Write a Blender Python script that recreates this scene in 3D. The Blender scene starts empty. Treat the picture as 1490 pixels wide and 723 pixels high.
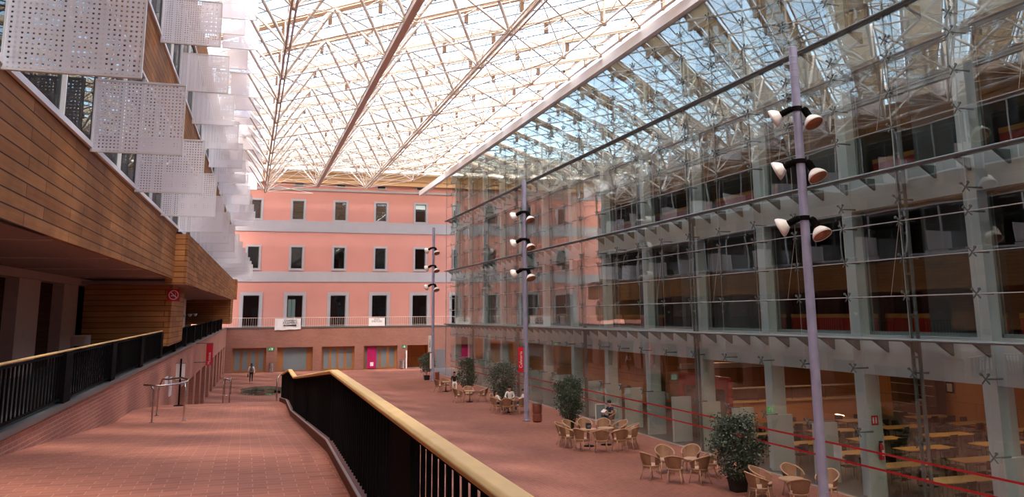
import bpy, math, random
from mathutils import Vector, Matrix, noise as mnoise
random.seed(7)
SC = bpy.context.scene
COL = SC.collection
PI = math.pi
ORD = ['first','second','third','fourth','fifth','sixth','seventh','eighth','ninth','tenth','eleventh','twelfth','thirteenth',
       'fourteenth','fifteenth','sixteenth','seventeenth','eighteenth','nineteenth','twentieth','twenty-first','twenty-second']

# ------------------------------------------------------------------ camera model (true vanishing points of the place)
FPX = 1240.0; CX = 745.0; CY = 231.0; EYE = Vector((0, 0, 5.7))
_Y = Vector((-387, 230, FPX)).normalized()
_Z = Vector((-55, -6778, FPX)); _Z = (_Z - _Z.dot(_Y) * _Y).normalized()
_X = _Y.cross(_Z)
if _X.x < 0: _X = -_X
# rows: world -> camera (x right, y down, z forward)
def make_camera():
    cd = bpy.data.cameras.new('camera'); cam = bpy.data.objects.new('camera', cd); COL.objects.link(cam)
    right = Vector((_X.x, _Y.x, _Z.x)); down = Vector((_X.y, _Y.y, _Z.y)); fwd = Vector((_X.z, _Y.z, _Z.z))
    m = Matrix((right, -down, -fwd)).transposed().to_4x4()
    m.translation = EYE
    cam.matrix_world = m
    cd.sensor_width = 36; cd.lens = FPX / 1490 * 36
    cd.shift_y = -(361.5 - CY) / 1490
    cd.clip_start = 0.1; cd.clip_end = 400
    SC.camera = cam
make_camera()

# ------------------------------------------------------------------ materials
def newmat(name):
    m = bpy.data.materials.new(name); m.use_nodes = True
    nt = m.node_tree; nt.nodes.clear()
    out = nt.nodes.new('ShaderNodeOutputMaterial')
    return m, nt, out
def N(nt, t, **kw):
    n = nt.nodes.new(t)
    for k, v in kw.items():
        if k in n.inputs: n.inputs[k].default_value = v
        else: setattr(n, k, v)
    return n
def lk(nt, a, b): nt.links.new(a, b)
def rgb(c): return (c[0], c[1], c[2], 1.0)
def plain(name, c, rough=0.6, metal=0.0, var=0.12, scale=6.0, spec=0.4, bump=0.0):
    """principled with a little procedural colour variation"""
    m, nt, out = newmat(name)
    b = N(nt, 'ShaderNodeBsdfPrincipled', Roughness=rough, Metallic=metal)
    b.inputs['Specular IOR Level'].default_value = spec
    tc = N(nt, 'ShaderNodeTexCoord'); no = N(nt, 'ShaderNodeTexNoise', Scale=scale, Detail=4.0)
    lk(nt, tc.outputs['Object'], no.inputs['Vector'])
    mx = N(nt, 'ShaderNodeMix', data_type='RGBA')
    mx.inputs['A'].default_value = rgb([k * (1 - var) for k in c]); mx.inputs['B'].default_value = rgb([min(1, k * (1 + var)) for k in c])
    lk(nt, no.outputs['Fac'], mx.inputs['Factor']); lk(nt, mx.outputs['Result'], b.inputs['Base Color'])
    if bump:
        bp = N(nt, 'ShaderNodeBump', Strength=bump, Distance=0.02); lk(nt, no.outputs['Fac'], bp.inputs['Height']); lk(nt, bp.outputs['Normal'], b.inputs['Normal'])
    lk(nt, b.outputs['BSDF'], out.inputs['Surface'])
    return m
def axes(nt, ax):
    """world position re-ordered so that the brick texture runs over plane ax ('xy','yz','xz')"""
    g = N(nt, 'ShaderNodeNewGeometry'); s = N(nt, 'ShaderNodeSeparateXYZ'); c = N(nt, 'ShaderNodeCombineXYZ')
    lk(nt, g.outputs['Position'], s.inputs[0])
    for i, a in enumerate(ax): lk(nt, s.outputs[a.upper()], c.inputs[i])
    return c.outputs[0]
def brick(name, ax, c1, c2, mortar, bw, rh, ms=0.01, rough=0.7, offs=0.5, var=0.25, nscale=0.35, spec=0.35, bias=0.0, bump=0.3, grain=None):
    m, nt, out = newmat(name)
    v = axes(nt, ax)
    br = N(nt, 'ShaderNodeTexBrick', Scale=1.0)
    br.offset = offs
    br.inputs['Color1'].default_value = rgb(c1); br.inputs['Color2'].default_value = rgb(c2); br.inputs['Mortar'].default_value = rgb(mortar)
    br.inputs['Brick Width'].default_value = bw; br.inputs['Row Height'].default_value = rh
    br.inputs['Mortar Size'].default_value = ms; br.inputs['Mortar Smooth'].default_value = 0.3; br.inputs['Bias'].default_value = bias
    lk(nt, v, br.inputs['Vector'])
    no = N(nt, 'ShaderNodeTexNoise', Scale=nscale, Detail=6.0); lk(nt, v, no.inputs['Vector'])
    if grain:
        mp = N(nt, 'ShaderNodeMapping'); mp.inputs['Scale'].default_value = grain; lk(nt, v, mp.inputs['Vector'])
        g2 = N(nt, 'ShaderNodeTexNoise', Scale=1.0, Detail=5.0, Roughness=0.65); lk(nt, mp.outputs[0], g2.inputs['Vector'])
        av = N(nt, 'ShaderNodeMath', operation='ADD'); lk(nt, no.outputs['Fac'], av.inputs[0]); lk(nt, g2.outputs['Fac'], av.inputs[1])
        hf = N(nt, 'ShaderNodeMath', operation='MULTIPLY'); lk(nt, av.outputs[0], hf.inputs[0]); hf.inputs[1].default_value = 0.5
        fac = hf.outputs[0]
    else: fac = no.outputs['Fac']
    mr = N(nt, 'ShaderNodeMapRange'); mr.inputs['From Min'].default_value = 0.3; mr.inputs['From Max'].default_value = 0.7
    mr.inputs['To Min'].default_value = 1 - var; mr.inputs['To Max'].default_value = 1 + var; lk(nt, fac, mr.inputs['Value'])
    mu = N(nt, 'ShaderNodeMix', data_type='RGBA', blend_type='MULTIPLY'); mu.inputs['Factor'].default_value = 1.0
    cc = N(nt, 'ShaderNodeCombineColor')
    for k in range(3): lk(nt, mr.outputs[0], cc.inputs[k])
    lk(nt, br.outputs['Color'], mu.inputs['A']); lk(nt, cc.outputs[0], mu.inputs['B'])
    b = N(nt, 'ShaderNodeBsdfPrincipled', Roughness=rough); b.inputs['Specular IOR Level'].default_value = spec
    lk(nt, mu.outputs['Result'], b.inputs['Base Color'])
    if bump:
        bp = N(nt, 'ShaderNodeBump', Strength=bump, Distance=0.01, invert=True); lk(nt, br.outputs['Fac'], bp.inputs['Height']); lk(nt, bp.outputs['Normal'], b.inputs['Normal'])
    lk(nt, b.outputs['BSDF'], out.inputs['Surface'])
    return m
def glass(name, tint=(0.9, 0.96, 0.94), f0=0.05, rough=0.0, wave=0.0, gain=1.0, graze=1.0, refl=(0.95, 1.0, 0.98)):
    """architectural glass: see-through with an angle-dependent mirror"""
    m, nt, out = newmat(name)
    g = N(nt, 'ShaderNodeNewGeometry')
    dt = N(nt, 'ShaderNodeVectorMath', operation='DOT_PRODUCT'); lk(nt, g.outputs['Normal'], dt.inputs[0]); lk(nt, g.outputs['Incoming'], dt.inputs[1])
    ab = N(nt, 'ShaderNodeMath', operation='ABSOLUTE'); lk(nt, dt.outputs['Value'], ab.inputs[0])
    om = N(nt, 'ShaderNodeMath', operation='SUBTRACT'); om.inputs[0].default_value = 1.0; lk(nt, ab.outputs[0], om.inputs[1])
    pw = N(nt, 'ShaderNodeMath', operation='POWER'); lk(nt, om.outputs[0], pw.inputs[0]); pw.inputs[1].default_value = 5.0
    ma = N(nt, 'ShaderNodeMath', operation='MULTIPLY_ADD'); lk(nt, pw.outputs[0], ma.inputs[0]); ma.inputs[1].default_value = (1 - f0) * gain * graze; ma.inputs[2].default_value = f0 * gain
    ma.use_clamp = True
    tr = N(nt, 'ShaderNodeBsdfTransparent'); tr.inputs[0].default_value = rgb(tint)
    gl = N(nt, 'ShaderNodeBsdfGlossy', Roughness=rough); gl.inputs[0].default_value = rgb(refl)
    if wave:
        no = N(nt, 'ShaderNodeTexNoise', Scale=0.5, Detail=1.0); lk(nt, g.outputs['Position'], no.inputs['Vector'])
        bp = N(nt, 'ShaderNodeBump', Strength=1.0, Distance=wave); lk(nt, no.outputs['Fac'], bp.inputs['Height']); lk(nt, bp.outputs['Normal'], gl.inputs['Normal'])
    mx = N(nt, 'ShaderNodeMixShader'); lk(nt, ma.outputs[0], mx.inputs[0]); lk(nt, tr.outputs[0], mx.inputs[1]); lk(nt, gl.outputs[0], mx.inputs[2])
    lk(nt, mx.outputs[0], out.inputs['Surface'])
    return m
def emit(name, c, s):
    m, nt, out = newmat(name)
    e = N(nt, 'ShaderNodeEmission', Strength=s); e.inputs[0].default_value = rgb(c); lk(nt, e.outputs[0], out.inputs['Surface'])
    return m
def fabric(name, c, trans=0.5):
    m, nt, out = newmat(name)
    d = N(nt, 'ShaderNodeBsdfDiffuse'); d.inputs[0].default_value = rgb(c)
    t = N(nt, 'ShaderNodeBsdfTranslucent'); t.inputs[0].default_value = rgb(c)
    mx = N(nt, 'ShaderNodeMixShader'); mx.inputs[0].default_value = trans
    lk(nt, d.outputs[0], mx.inputs[1]); lk(nt, t.outputs[0], mx.inputs[2]); lk(nt, mx.outputs[0], out.inputs['Surface'])
    return m
def perforated(name, c, pitch=0.066, hole=0.5, ax='xz', rough=0.45):
    """sheet metal with a grid of square holes punched through it"""
    m, nt, out = newmat(name)
    tc = N(nt, 'ShaderNodeTexCoord'); s = N(nt, 'ShaderNodeSeparateXYZ'); lk(nt, tc.outputs['Object'], s.inputs[0])
    fs = []
    for a in ax:
        mu = N(nt, 'ShaderNodeMath', operation='MULTIPLY'); lk(nt, s.outputs[a.upper()], mu.inputs[0]); mu.inputs[1].default_value = 1 / pitch
        fr = N(nt, 'ShaderNodeMath', operation='FRACT'); lk(nt, mu.outputs[0], fr.inputs[0])
        sb = N(nt, 'ShaderNodeMath', operation='SUBTRACT'); lk(nt, fr.outputs[0], sb.inputs[0]); sb.inputs[1].default_value = 0.5
        ab = N(nt, 'ShaderNodeMath', operation='ABSOLUTE'); lk(nt, sb.outputs[0], ab.inputs[0])
        lt = N(nt, 'ShaderNodeMath', operation='LESS_THAN'); lk(nt, ab.outputs[0], lt.inputs[0]); lt.inputs[1].default_value = hole / 2
        fs.append(lt.outputs[0])
    mm = N(nt, 'ShaderNodeMath', operation='MULTIPLY'); lk(nt, fs[0], mm.inputs[0]); lk(nt, fs[1], mm.inputs[1])
    b = N(nt, 'ShaderNodeBsdfPrincipled', Roughness=rough, Metallic=0.2); b.inputs['Base Color'].default_value = rgb(c)
    tl = N(nt, 'ShaderNodeBsdfTransparent')
    mx = N(nt, 'ShaderNodeMixShader'); lk(nt, mm.outputs[0], mx.inputs[0]); lk(nt, b.outputs[0], mx.inputs[1]); lk(nt, tl.outputs[0], mx.inputs[2])
    lk(nt, mx.outputs[0], out.inputs['Surface'])
    return m

M = {}
M['court'] = brick('court_brick', 'yx', (0.285, 0.112, 0.080), (0.240, 0.092, 0.066), (0.32, 0.17, 0.13), 0.28, 0.14, 0.008, rough=0.7, var=0.22, nscale=0.22, spec=0.18)
M['ramp'] = brick('ramp_brick', 'xy', (0.45, 0.165, 0.10), (0.35, 0.12, 0.075), (0.50, 0.25, 0.175), 0.31, 0.155, 0.007, rough=0.7, var=0.2, nscale=0.5, spec=0.15)
M['brick_yz'] = brick('brick_side', 'yz', (0.40, 0.15, 0.10), (0.33, 0.12, 0.08), (0.45, 0.25, 0.19), 0.30, 0.085, 0.012, var=0.14)
M['brick_xz'] = brick('brick_end', 'xz', (0.31, 0.125, 0.092), (0.26, 0.10, 0.074), (0.34, 0.20, 0.16), 0.30, 0.085, 0.010, var=0.12)
M['wood_yz'] = brick('timber_side', 'yz', (0.36, 0.155, 0.055), (0.235, 0.092, 0.031), (0.05, 0.02, 0.01), 2.9, 0.205, 0.012, rough=0.7, spec=0.12, offs=0.37, var=0.38, nscale=1.3, grain=(0.6, 14, 1), bump=0.5)
M['wood_xz'] = brick('timber_end', 'xz', (0.46, 0.205, 0.075), (0.36, 0.145, 0.052), (0.05, 0.02, 0.01), 6.0, 0.205, 0.012, rough=0.7, spec=0.12, var=0.3, nscale=1.1, grain=(0.6, 14, 1), bump=0.5)
M['darkwood'] = brick('dark_timber', 'yz', (0.075, 0.028, 0.016), (0.05, 0.019, 0.011), (0.02, 0.01, 0.01), 3.0, 0.16, 0.01, spec=0.1, var=0.3, grain=(0.6, 10, 1))
M['pink'] = plain('pink_render', (0.43, 0.185, 0.155), 0.85, var=0.09, scale=0.5)
M['stone'] = plain('grey_stone', (0.285, 0.265, 0.29), 0.8, var=0.10, scale=0.9)
M['eave'] = plain('ochre_eave', (0.62, 0.38, 0.20), 0.7)
M['conc'] = plain('grey_concrete', (0.48, 0.575, 0.595), 0.75, var=0.12, scale=1.2, bump=0.15)
M['concblock'] = brick('concrete_band', 'yz', (0.50, 0.60, 0.63), (0.43, 0.52, 0.545), (0.46, 0.555, 0.58), 1.30, 0.62, 0.012, var=0.12, nscale=0.6, bump=0.1)
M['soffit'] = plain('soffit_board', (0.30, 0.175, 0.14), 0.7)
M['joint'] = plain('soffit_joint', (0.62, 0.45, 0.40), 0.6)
M['palecol'] = plain('pale_pillar', (0.46, 0.29, 0.25), 0.6)
M['steel_black'] = plain('black_steel', (0.009, 0.008, 0.008), 0.8, 0.0, spec=0.03)
M['plinth'] = plain('rusty_kerb', (0.15, 0.055, 0.04), 0.6)
M['kerbtrim'] = plain('kerb_edge', (0.5, 0.42, 0.38), 0.4, 0.6)
M['handwood'] = plain('handrail_beech', (0.92, 0.58, 0.24), 0.6, var=0.16, scale=4, spec=0.1)
M['white'] = plain('white_paint', (0.74, 0.74, 0.76), 0.45, var=0.04)
M['cream'] = plain('cream_steel', (0.93, 0.84, 0.75), 0.45, var=0.05)
M['beam'] = plain('tan_beam', (0.60, 0.42, 0.31), 0.5, var=0.08)
M['blind'] = fabric('blind_fabric', (0.52, 0.45, 0.36), 0.5)
M['tanpipe'] = plain('tan_pipe', (0.70, 0.54, 0.43), 0.5, var=0.05)
M['whitebeam'] = plain('edge_beam_paint', (0.86, 0.86, 0.88), 0.5, var=0.03)
M['steel'] = plain('grey_steel', (0.16, 0.19, 0.19), 0.4, 0.5)
M['ledge'] = plain('ledge_steel', (0.20, 0.25, 0.26), 0.45, 0.2)
M['inox'] = plain('stainless', (0.42, 0.38, 0.36), 0.25, 0.9)
M['cable'] = plain('cable_steel', (0.60, 0.62, 0.60), 0.35, 0.7)
M['glass'] = glass('curtain_glass', (0.935, 0.968, 0.965), 0.095, wave=0.006, gain=1.0, graze=0.55)
M['roofglass'] = glass('roof_glass', (0.96, 0.97, 0.97), 0.04)
M['winglass'] = glass('window_glass', (0.35, 0.38, 0.40), 0.06, gain=1.2, wave=0.004)
M['sideglass'] = glass('side_window_glass', (0.30, 0.33, 0.35), 0.04, gain=0.35)
M['doorglass'] = glass('door_glass', (0.45, 0.5, 0.52), 0.06, gain=1.4)
M['perf'] = perforated('perforated_white', (0.84, 0.83, 0.92), 0.066, 0.42)
M['perf_dark'] = perforated('perforated_screen', (0.30, 0.33, 0.35), 0.075, 0.42, 'yz')
M['frosted'] = plain('frosted_screen', (0.17, 0.21, 0.24), 0.35, var=0.08)
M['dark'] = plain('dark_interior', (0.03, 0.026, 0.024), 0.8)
M['brownwall'] = plain('brown_panelling', (0.13, 0.058, 0.035), 0.6, var=0.3, scale=1.0)
M['orange'] = brick('orange_timber', 'yz', (0.70, 0.28, 0.07), (0.60, 0.23, 0.055), (0.2, 0.07, 0.02), 2.4, 1.2, 0.01, var=0.15)
M['orange_x'] = brick('orange_timber_end', 'xz', (0.62, 0.24, 0.06), (0.52, 0.19, 0.05), (0.2, 0.07, 0.02), 2.4, 1.2, 0.01, var=0.15)
M['red'] = plain('red_panel', (0.55, 0.035, 0.02), 0.5)
M['redtape'] = plain('red_tape', (0.42, 0.01, 0.015), 0.5)
M['grey_floor'] = plain('grey_floor', (0.115, 0.12, 0.125), 0.35, var=0.15, scale=0.8, spec=0.5)
M['ceil_dark'] = plain('warm_ceiling', (0.40, 0.27, 0.16), 0.7)
M['doorwood'] = brick('door_timber', 'xz', (0.36, 0.16, 0.06), (0.30, 0.13, 0.05), (0.25, 0.09, 0.03), 0.9, 3.2, 0.01, var=0.2)
M['magenta'] = plain('magenta_board', (0.42, 0.008, 0.11), 0.5)
M['signgreen'] = emit('sign_green', (0.0, 0.30, 0.09), 0.7)
M['signred'] = plain('sign_red', (0.60, 0.01, 0.03), 0.5, var=0.03)
M['signwhite'] = plain('sign_white', (0.80, 0.78, 0.80), 0.5, var=0.02)
M['ink'] = plain('ink_black', (0.02, 0.02, 0.03), 0.6)
M['polepaint'] = plain('pole_paint', (0.30, 0.31, 0.47), 0.5, 0.0, var=0.25, scale=3)
M['lampwhite'] = plain('lamp_enamel', (0.85, 0.83, 0.82), 0.35, var=0.02)
M['copper'] = plain('copper_reflector', (0.46, 0.17, 0.09), 0.35, 0.4)
M['leaf'] = plain('leaf_green', (0.035, 0.065, 0.032), 0.5, var=0.5, scale=2.0, spec=0.5)
M['leaf_pale'] = plain('leaf_silver', (0.12, 0.15, 0.125), 0.5, var=0.4, scale=2.0, spec=0.5)
M['bark'] = plain('bark', (0.10, 0.07, 0.05), 0.8)
M['pot'] = plain('black_pot', (0.015, 0.015, 0.015), 0.5)
M['wicker'] = plain('wicker', (0.29, 0.165, 0.10), 0.6, var=0.4, scale=40)
M['cane'] = plain('cane_frame', (0.47, 0.29, 0.18), 0.4, var=0.15, scale=8)
M['cushion'] = plain('seat_weave', (0.48, 0.32, 0.23), 0.7, var=0.1, scale=20)
M['tabletop'] = plain('table_laminate', (0.74, 0.45, 0.16), 0.4, var=0.08)
M['chairtube'] = plain('chair_tube', (0.20, 0.20, 0.20), 0.7, 0.0, spec=0.15)
M['chairblack'] = plain('chair_plastic', (0.02, 0.018, 0.02), 0.8, spec=0.05)
M['skin'] = plain('skin', (0.50, 0.27, 0.19), 0.55, var=0.05)
M['hair'] = plain('dark_hair', (0.02, 0.014, 0.010), 0.6)
M['shirt_white'] = plain('white_cloth', (0.78, 0.78, 0.80), 0.8, var=0.04)
M['cloth_black'] = plain('black_cloth', (0.015, 0.016, 0.022), 0.8)
M['cloth_navy'] = plain('navy_cloth', (0.03, 0.035, 0.065), 0.8)
M['denim'] = plain('denim', (0.035, 0.05, 0.08), 0.8)
M['grey_cloth'] = plain('grey_cloth', (0.10, 0.09, 0.09), 0.8)
M['shoe'] = plain('shoe', (0.25, 0.22, 0.22), 0.6)
M['water'] = glass('rim_glass', (0.62, 0.80, 0.76), 0.10, gain=1.5)
M['bin_copper'] = plain('bin_metal', (0.28, 0.11, 0.08), 0.35, 0.6, var=0.2, scale=10)
M['greydoor'] = plain('grey_door', (0.16, 0.14, 0.15), 0.5)
M['lampglow'] = emit('downlight_glow', (1.0, 0.72, 0.38), 5.0)

# ------------------------------------------------------------------ mesh builder
def LB(p):  # local frame of the left building, turned a degree off the hall's axis
    return (p[0] + 0.01863 * p[1], p[1], p[2] + 0.00735 * p[1])
class MB:
    def __init__(s, tf=None): s.v = []; s.f = []; s.tf = tf; s.m = []; s.cm = 0
    def add(s, vs, fs):
        o = len(s.v)
        s.v += [tuple(p) for p in vs]; s.f += [tuple(o + i for i in f) for f in fs]; s.m += [s.cm] * len(fs)
    def box(s, x0, x1, y0, y1, z0, z1):
        s.add([(x0,y0,z0),(x1,y0,z0),(x1,y1,z0),(x0,y1,z0),(x0,y0,z1),(x1,y0,z1),(x1,y1,z1),(x0,y1,z1)],
              [(0,3,2,1),(4,5,6,7),(0,1,5,4),(1,2,6,5),(2,3,7,6),(3,0,4,7)]); return s
    def prism(s, poly, a0, a1, ax='y'):
        """polygon in the other two axes, extruded along ax"""
        n = len(poly); vs = []
        for a in (a0, a1):
            for (p, q) in poly: vs.append({'x': (a, p, q), 'y': (p, a, q), 'z': (p, q, a)}[ax])
        s.add(vs, [tuple(range(n)), tuple(range(2*n-1, n-1, -1))] + [(i, i+n, (i+1) % n+n, (i+1) % n) for i in range(n)]); return s
    def bar(s, a, b, w, h, up=(0,0,1)):
        a = Vector(a); b = Vector(b); d = (b-a).normalized(); u = Vector(up)
        if abs(d.dot(u)) > 0.98: u = Vector((1,0,0))
        r = d.cross(u).normalized(); u = r.cross(d)
        vs = []
        for p in (a, b):
            for i, j in ((-1,-1),(1,-1),(1,1),(-1,1)): vs.append(p + r*(w/2*i) + u*(h/2*j))
        s.add(vs, [(0,1,2,3),(7,6,5,4),(0,4,5,1),(1,5,6,2),(2,6,7,3),(3,7,4,0)]); return s
    def tube(s, pts, r, n=8, caps=True):
        pts = [Vector(p) for p in pts]; rs = r if isinstance(r, (list, tuple)) else [r]*len(pts)
        rings = []; prev = None
        for i, p in enumerate(pts):
            d = (pts[min(i+1, len(pts)-1)] - pts[max(i-1, 0)]).normalized()
            if prev is None:
                u = Vector((0,0,1)) if abs(d.z) < 0.9 else Vector((1,0,0))
                u = (u - d*u.dot(d)).normalized()
            else:
                u = prev - d*prev.dot(d); u = u.normalized() if u.length > 1e-5 else Vector((1,0,0))
            prev = u; w = d.cross(u)
            rings.append([p + (u*math.cos(2*PI*k/n) + w*math.sin(2*PI*k/n))*rs[i] for k in range(n)])
        fs = [(i*n+k, i*n+(k+1) % n, (i+1)*n+(k+1) % n, (i+1)*n+k) for i in range(len(pts)-1) for k in range(n)]
        if caps: fs += [tuple(range(n-1, -1, -1)), tuple((len(pts)-1)*n+k for k in range(n))]
        s.add([v for rg in rings for v in rg], fs); return s
    def lathe(s, prof, n=16, c=(0,0,0), rot=None, ring=False):
        vs = []
        for (r, z) in prof:
            for k in range(n):
                p = Vector((r*math.cos(2*PI*k/n), r*math.sin(2*PI*k/n), z))
                if rot is not None: p = rot @ p
                vs.append(p + Vector(c))
        m = len(prof)
        fs = [(i*n+k, i*n+(k+1) % n, (i+1)*n+(k+1) % n, (i+1)*n+k) for i in range(m-1) for k in range(n)]
        if ring:
            fs += [((m-1)*n+k, (m-1)*n+(k+1) % n, (k+1) % n, k) for k in range(n)]
            s.add(vs, fs); return s
        if prof[0][0] > 1e-4: fs.append(tuple(range(n-1, -1, -1)))
        if prof[-1][0] > 1e-4: fs.append(tuple((m-1)*n+k for k in range(n)))
        s.add(vs, fs); return s
    def ell(s, c, r, n=12, m=8, rot=None):
        vs = []
        for i in range(m+1):
            t = PI*i/m
            for k in range(n):
                p = Vector((r[0]*math.sin(t)*math.cos(2*PI*k/n), r[1]*math.sin(t)*math.sin(2*PI*k/n), r[2]*math.cos(t)))
                if rot is not None: p = rot @ p
                vs.append(p + Vector(c))
        s.add(vs, [(i*n+k, (i+1)*n+k, (i+1)*n+(k+1) % n, i*n+(k+1) % n) for i in range(m) for k in range(n)]); return s
    def quad(s, a, b, c, d): s.add([a, b, c, d], [(0,1,2,3)]); return s
    def build(s, name, mat, parent=None, smooth=False, bevel=0):
        """ONE mesh object; vertices are in world space and are moved into the parent's frame"""
        off = parent.matrix_basis.inverted() if parent is not None else Matrix()
        if parent is not None and parent.parent is not None: off = (parent.parent.matrix_basis @ parent.matrix_basis).inverted()
        vs = [Vector(s.tf(p)) if s.tf else Vector(p) for p in s.v]
        me = bpy.data.meshes.new(name)
        me.from_pydata([tuple(off @ p) for p in vs], [], s.f)
        mats = mat if isinstance(mat, (list, tuple)) else [mat]
        for mm in mats: me.materials.append(mm)
        if len(mats) > 1:
            for p, i in zip(me.polygons, s.m): p.material_index = i
        if smooth:
            for p in me.polygons: p.use_smooth = True
        me.validate(); me.update()
        o = bpy.data.objects.new(name, me); COL.objects.link(o)
        if parent is not None: o.parent = parent
        if bevel:
            b = o.modifiers.new('bevel', 'BEVEL'); b.width = bevel; b.segments = 2; b.limit_method = 'ANGLE'
        return o
def tag(o, label=None, cat=None, group=None, kind=None):
    if label:
        o['label'] = label
    if cat: o['category'] = cat
    if group: o['group'] = group
    if kind: o['kind'] = kind
    return o
def thing(name, label, cat, loc=(0,0,0), rz=0.0, group=None):
    o = bpy.data.objects.new(name, None); COL.objects.link(o); o.location = loc; o.rotation_euler = (0, 0, rz)
    o.empty_display_size = 0.1
    o.matrix_basis = Matrix.Translation(Vector(loc)) @ Matrix.Rotation(rz, 4, 'Z')
    return tag(o, label, cat, group)
def struct(name, mb, mat, label=None, parent=None, **kw):
    o = mb.build(name, mat, parent, **kw)
    if parent is None: o['kind'] = 'structure'
    if label: o['label'] = label
    return o
def copy_tree(o, parent=None):
    c = o.copy(); COL.objects.link(c)
    if parent is not None: c.parent = parent
    for ch in list(o.children): copy_tree(ch, c)
    return c
def rotmat(rx=0, ry=0, rz=0):
    return Matrix.Rotation(rz, 3, 'Z') @ Matrix.Rotation(ry, 3, 'Y') @ Matrix.Rotation(rx, 3, 'X')
def lettering(txt, size, mat, parent, loc, rot, name='lettering', ext=0.004, align='CENTER'):
    cu = bpy.data.curves.new(name, 'FONT'); cu.body = txt; cu.size = size; cu.extrude = ext; cu.align_x = align; cu.align_y = 'CENTER'
    cu.materials.append(mat)
    tmp = bpy.data.objects.new(name, cu); COL.objects.link(tmp)
    me = bpy.data.meshes.new_from_object(tmp.evaluated_get(bpy.context.evaluated_depsgraph_get()))
    bpy.data.objects.remove(tmp); me.name = name
    o = bpy.data.objects.new(name, me); COL.objects.link(o)
    m = Matrix.Translation(Vector(loc)) @ rot.to_4x4()
    o.parent = parent
    pm = parent.matrix_basis if parent.parent is None else parent.parent.matrix_basis @ parent.matrix_basis
    o.matrix_basis = pm.inverted() @ m
    return o
FACE_CAM = rotmat(PI/2)                       # text in the xz plane, read from -y
UPWARD = rotmat(PI/2) @ rotmat(0, 0, PI/2)    # the same, reading bottom to top
# ------------------------------------------------------------------ light
w = bpy.data.worlds.new('sky'); SC.world = w; w.use_nodes = True
nt = w.node_tree; nt.nodes.clear()
wo = nt.nodes.new('ShaderNodeOutputWorld'); bg = nt.nodes.new('ShaderNodeBackground'); sk = nt.nodes.new('ShaderNodeTexSky')
sk.sky_type = 'NISHITA'; sk.sun_disc = False; sk.sun_elevation = math.radians(52); sk.sun_rotation = math.radians(205); sk.air_density = 1.0; sk.dust_density = 3.5; sk.ozone_density = 1.2
bg.inputs['Strength'].default_value = 1.8
hz = nt.nodes.new('ShaderNodeMix'); hz.data_type = 'RGBA'; hz.blend_type = 'MULTIPLY'; hz.inputs['Factor'].default_value = 1.0; hz.inputs['B'].default_value = (1.0, 0.93, 0.83, 1)
nt.links.new(sk.outputs[0], hz.inputs['A']); nt.links.new(hz.outputs['Result'], bg.inputs[0]); nt.links.new(bg.outputs[0], wo.inputs[0])
sun = bpy.data.lights.new('sun', 'SUN'); sun.energy = 3.0; sun.angle = math.radians(4); sun.color = (1.0, 0.93, 0.84)
so = bpy.data.objects.new('sun', sun); COL.objects.link(so); so.location = (0, 40, 60)
SUN_DIR = Vector((-0.30, 0.42, -0.86)).normalized()      # the way the light travels
so.rotation_euler = SUN_DIR.to_track_quat('-Z', 'Y').to_euler()
SC.view_settings.view_transform = 'Standard'; SC.view_settings.look = 'None'; SC.view_settings.gamma = 1; SC.view_settings.use_curve_mapping = False
SC.view_settings.exposure = 0.0

# ------------------------------------------------------------------ floors and ramp
G = 18.5                                  # plane of the glass wall
struct('floor', MB().box(-9, G, -14, 97, -0.3, 0), M['court'], 'terracotta brick courtyard floor')
struct('floor.001', MB().box(G, 40, -14, 97, -0.3, -0.005), M['grey_floor'], 'dark grey floor inside the glass wall')
struct('trim_1', MB().box(G-0.12, G+0.02, -14, 82, -0.001, 0.012), M['kerbtrim'], 'pale threshold strip along the foot of the glass wall')
RP = [(-14, 3.87), (12.4, 3.87), (25, 3.02), (28.8, 2.97), (36.2, 2.40)]
def zr(y):
    for (a, za), (b, zb) in zip(RP, RP[1:]):
        if y <= b: return za + (zb-za)*(y-a)/(b-a)
    return max(0.0, 2.40 - 0.20*(y-36.2))
def railx(y): return 1.10 + 0.011*y
prof = [(y, z) for y, z in RP]
n = 15; y, z = 36.2, 2.40
for k in range(n):
    prof.append((y, z - 2.40/n)); y += 0.42; z -= 2.40/n
    if k < n-1: prof.append((y, z))
prof = prof + [(y, -0.01), (-14, -0.01)]
# the ramp narrows a little towards the rail's line
mb = MB(); nn = len(prof)
vs = [(-4.4, p, q) for p, q in prof] + [(railx(p)+0.22, p, q) for p, q in prof]
mb.add(vs, [tuple(range(nn)), tuple(range(2*nn-1, nn-1, -1))] + [(i, (i+1) % nn, (i+1) % nn+nn, i+nn) for i in range(nn)])
struct('floor.002', mb, M['ramp'], 'sloping terracotta brick ramp with a level landing')
mb = MB()
vs = [(railx(p)+0.22, p, min(q, q-0.001)) for p, q in prof] + [(railx(p)+0.26, p, q) for p, q in prof]
mb.add(vs, [tuple(range(nn)), tuple(range(2*nn-1, nn-1, -1))] + [(i, (i+1) % nn, (i+1) % nn+nn, i+nn) for i in range(nn)])
struct('wall_left.005', mb, M['brick_yz'], 'brick side wall of the ramp towards the courtyard')

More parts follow.
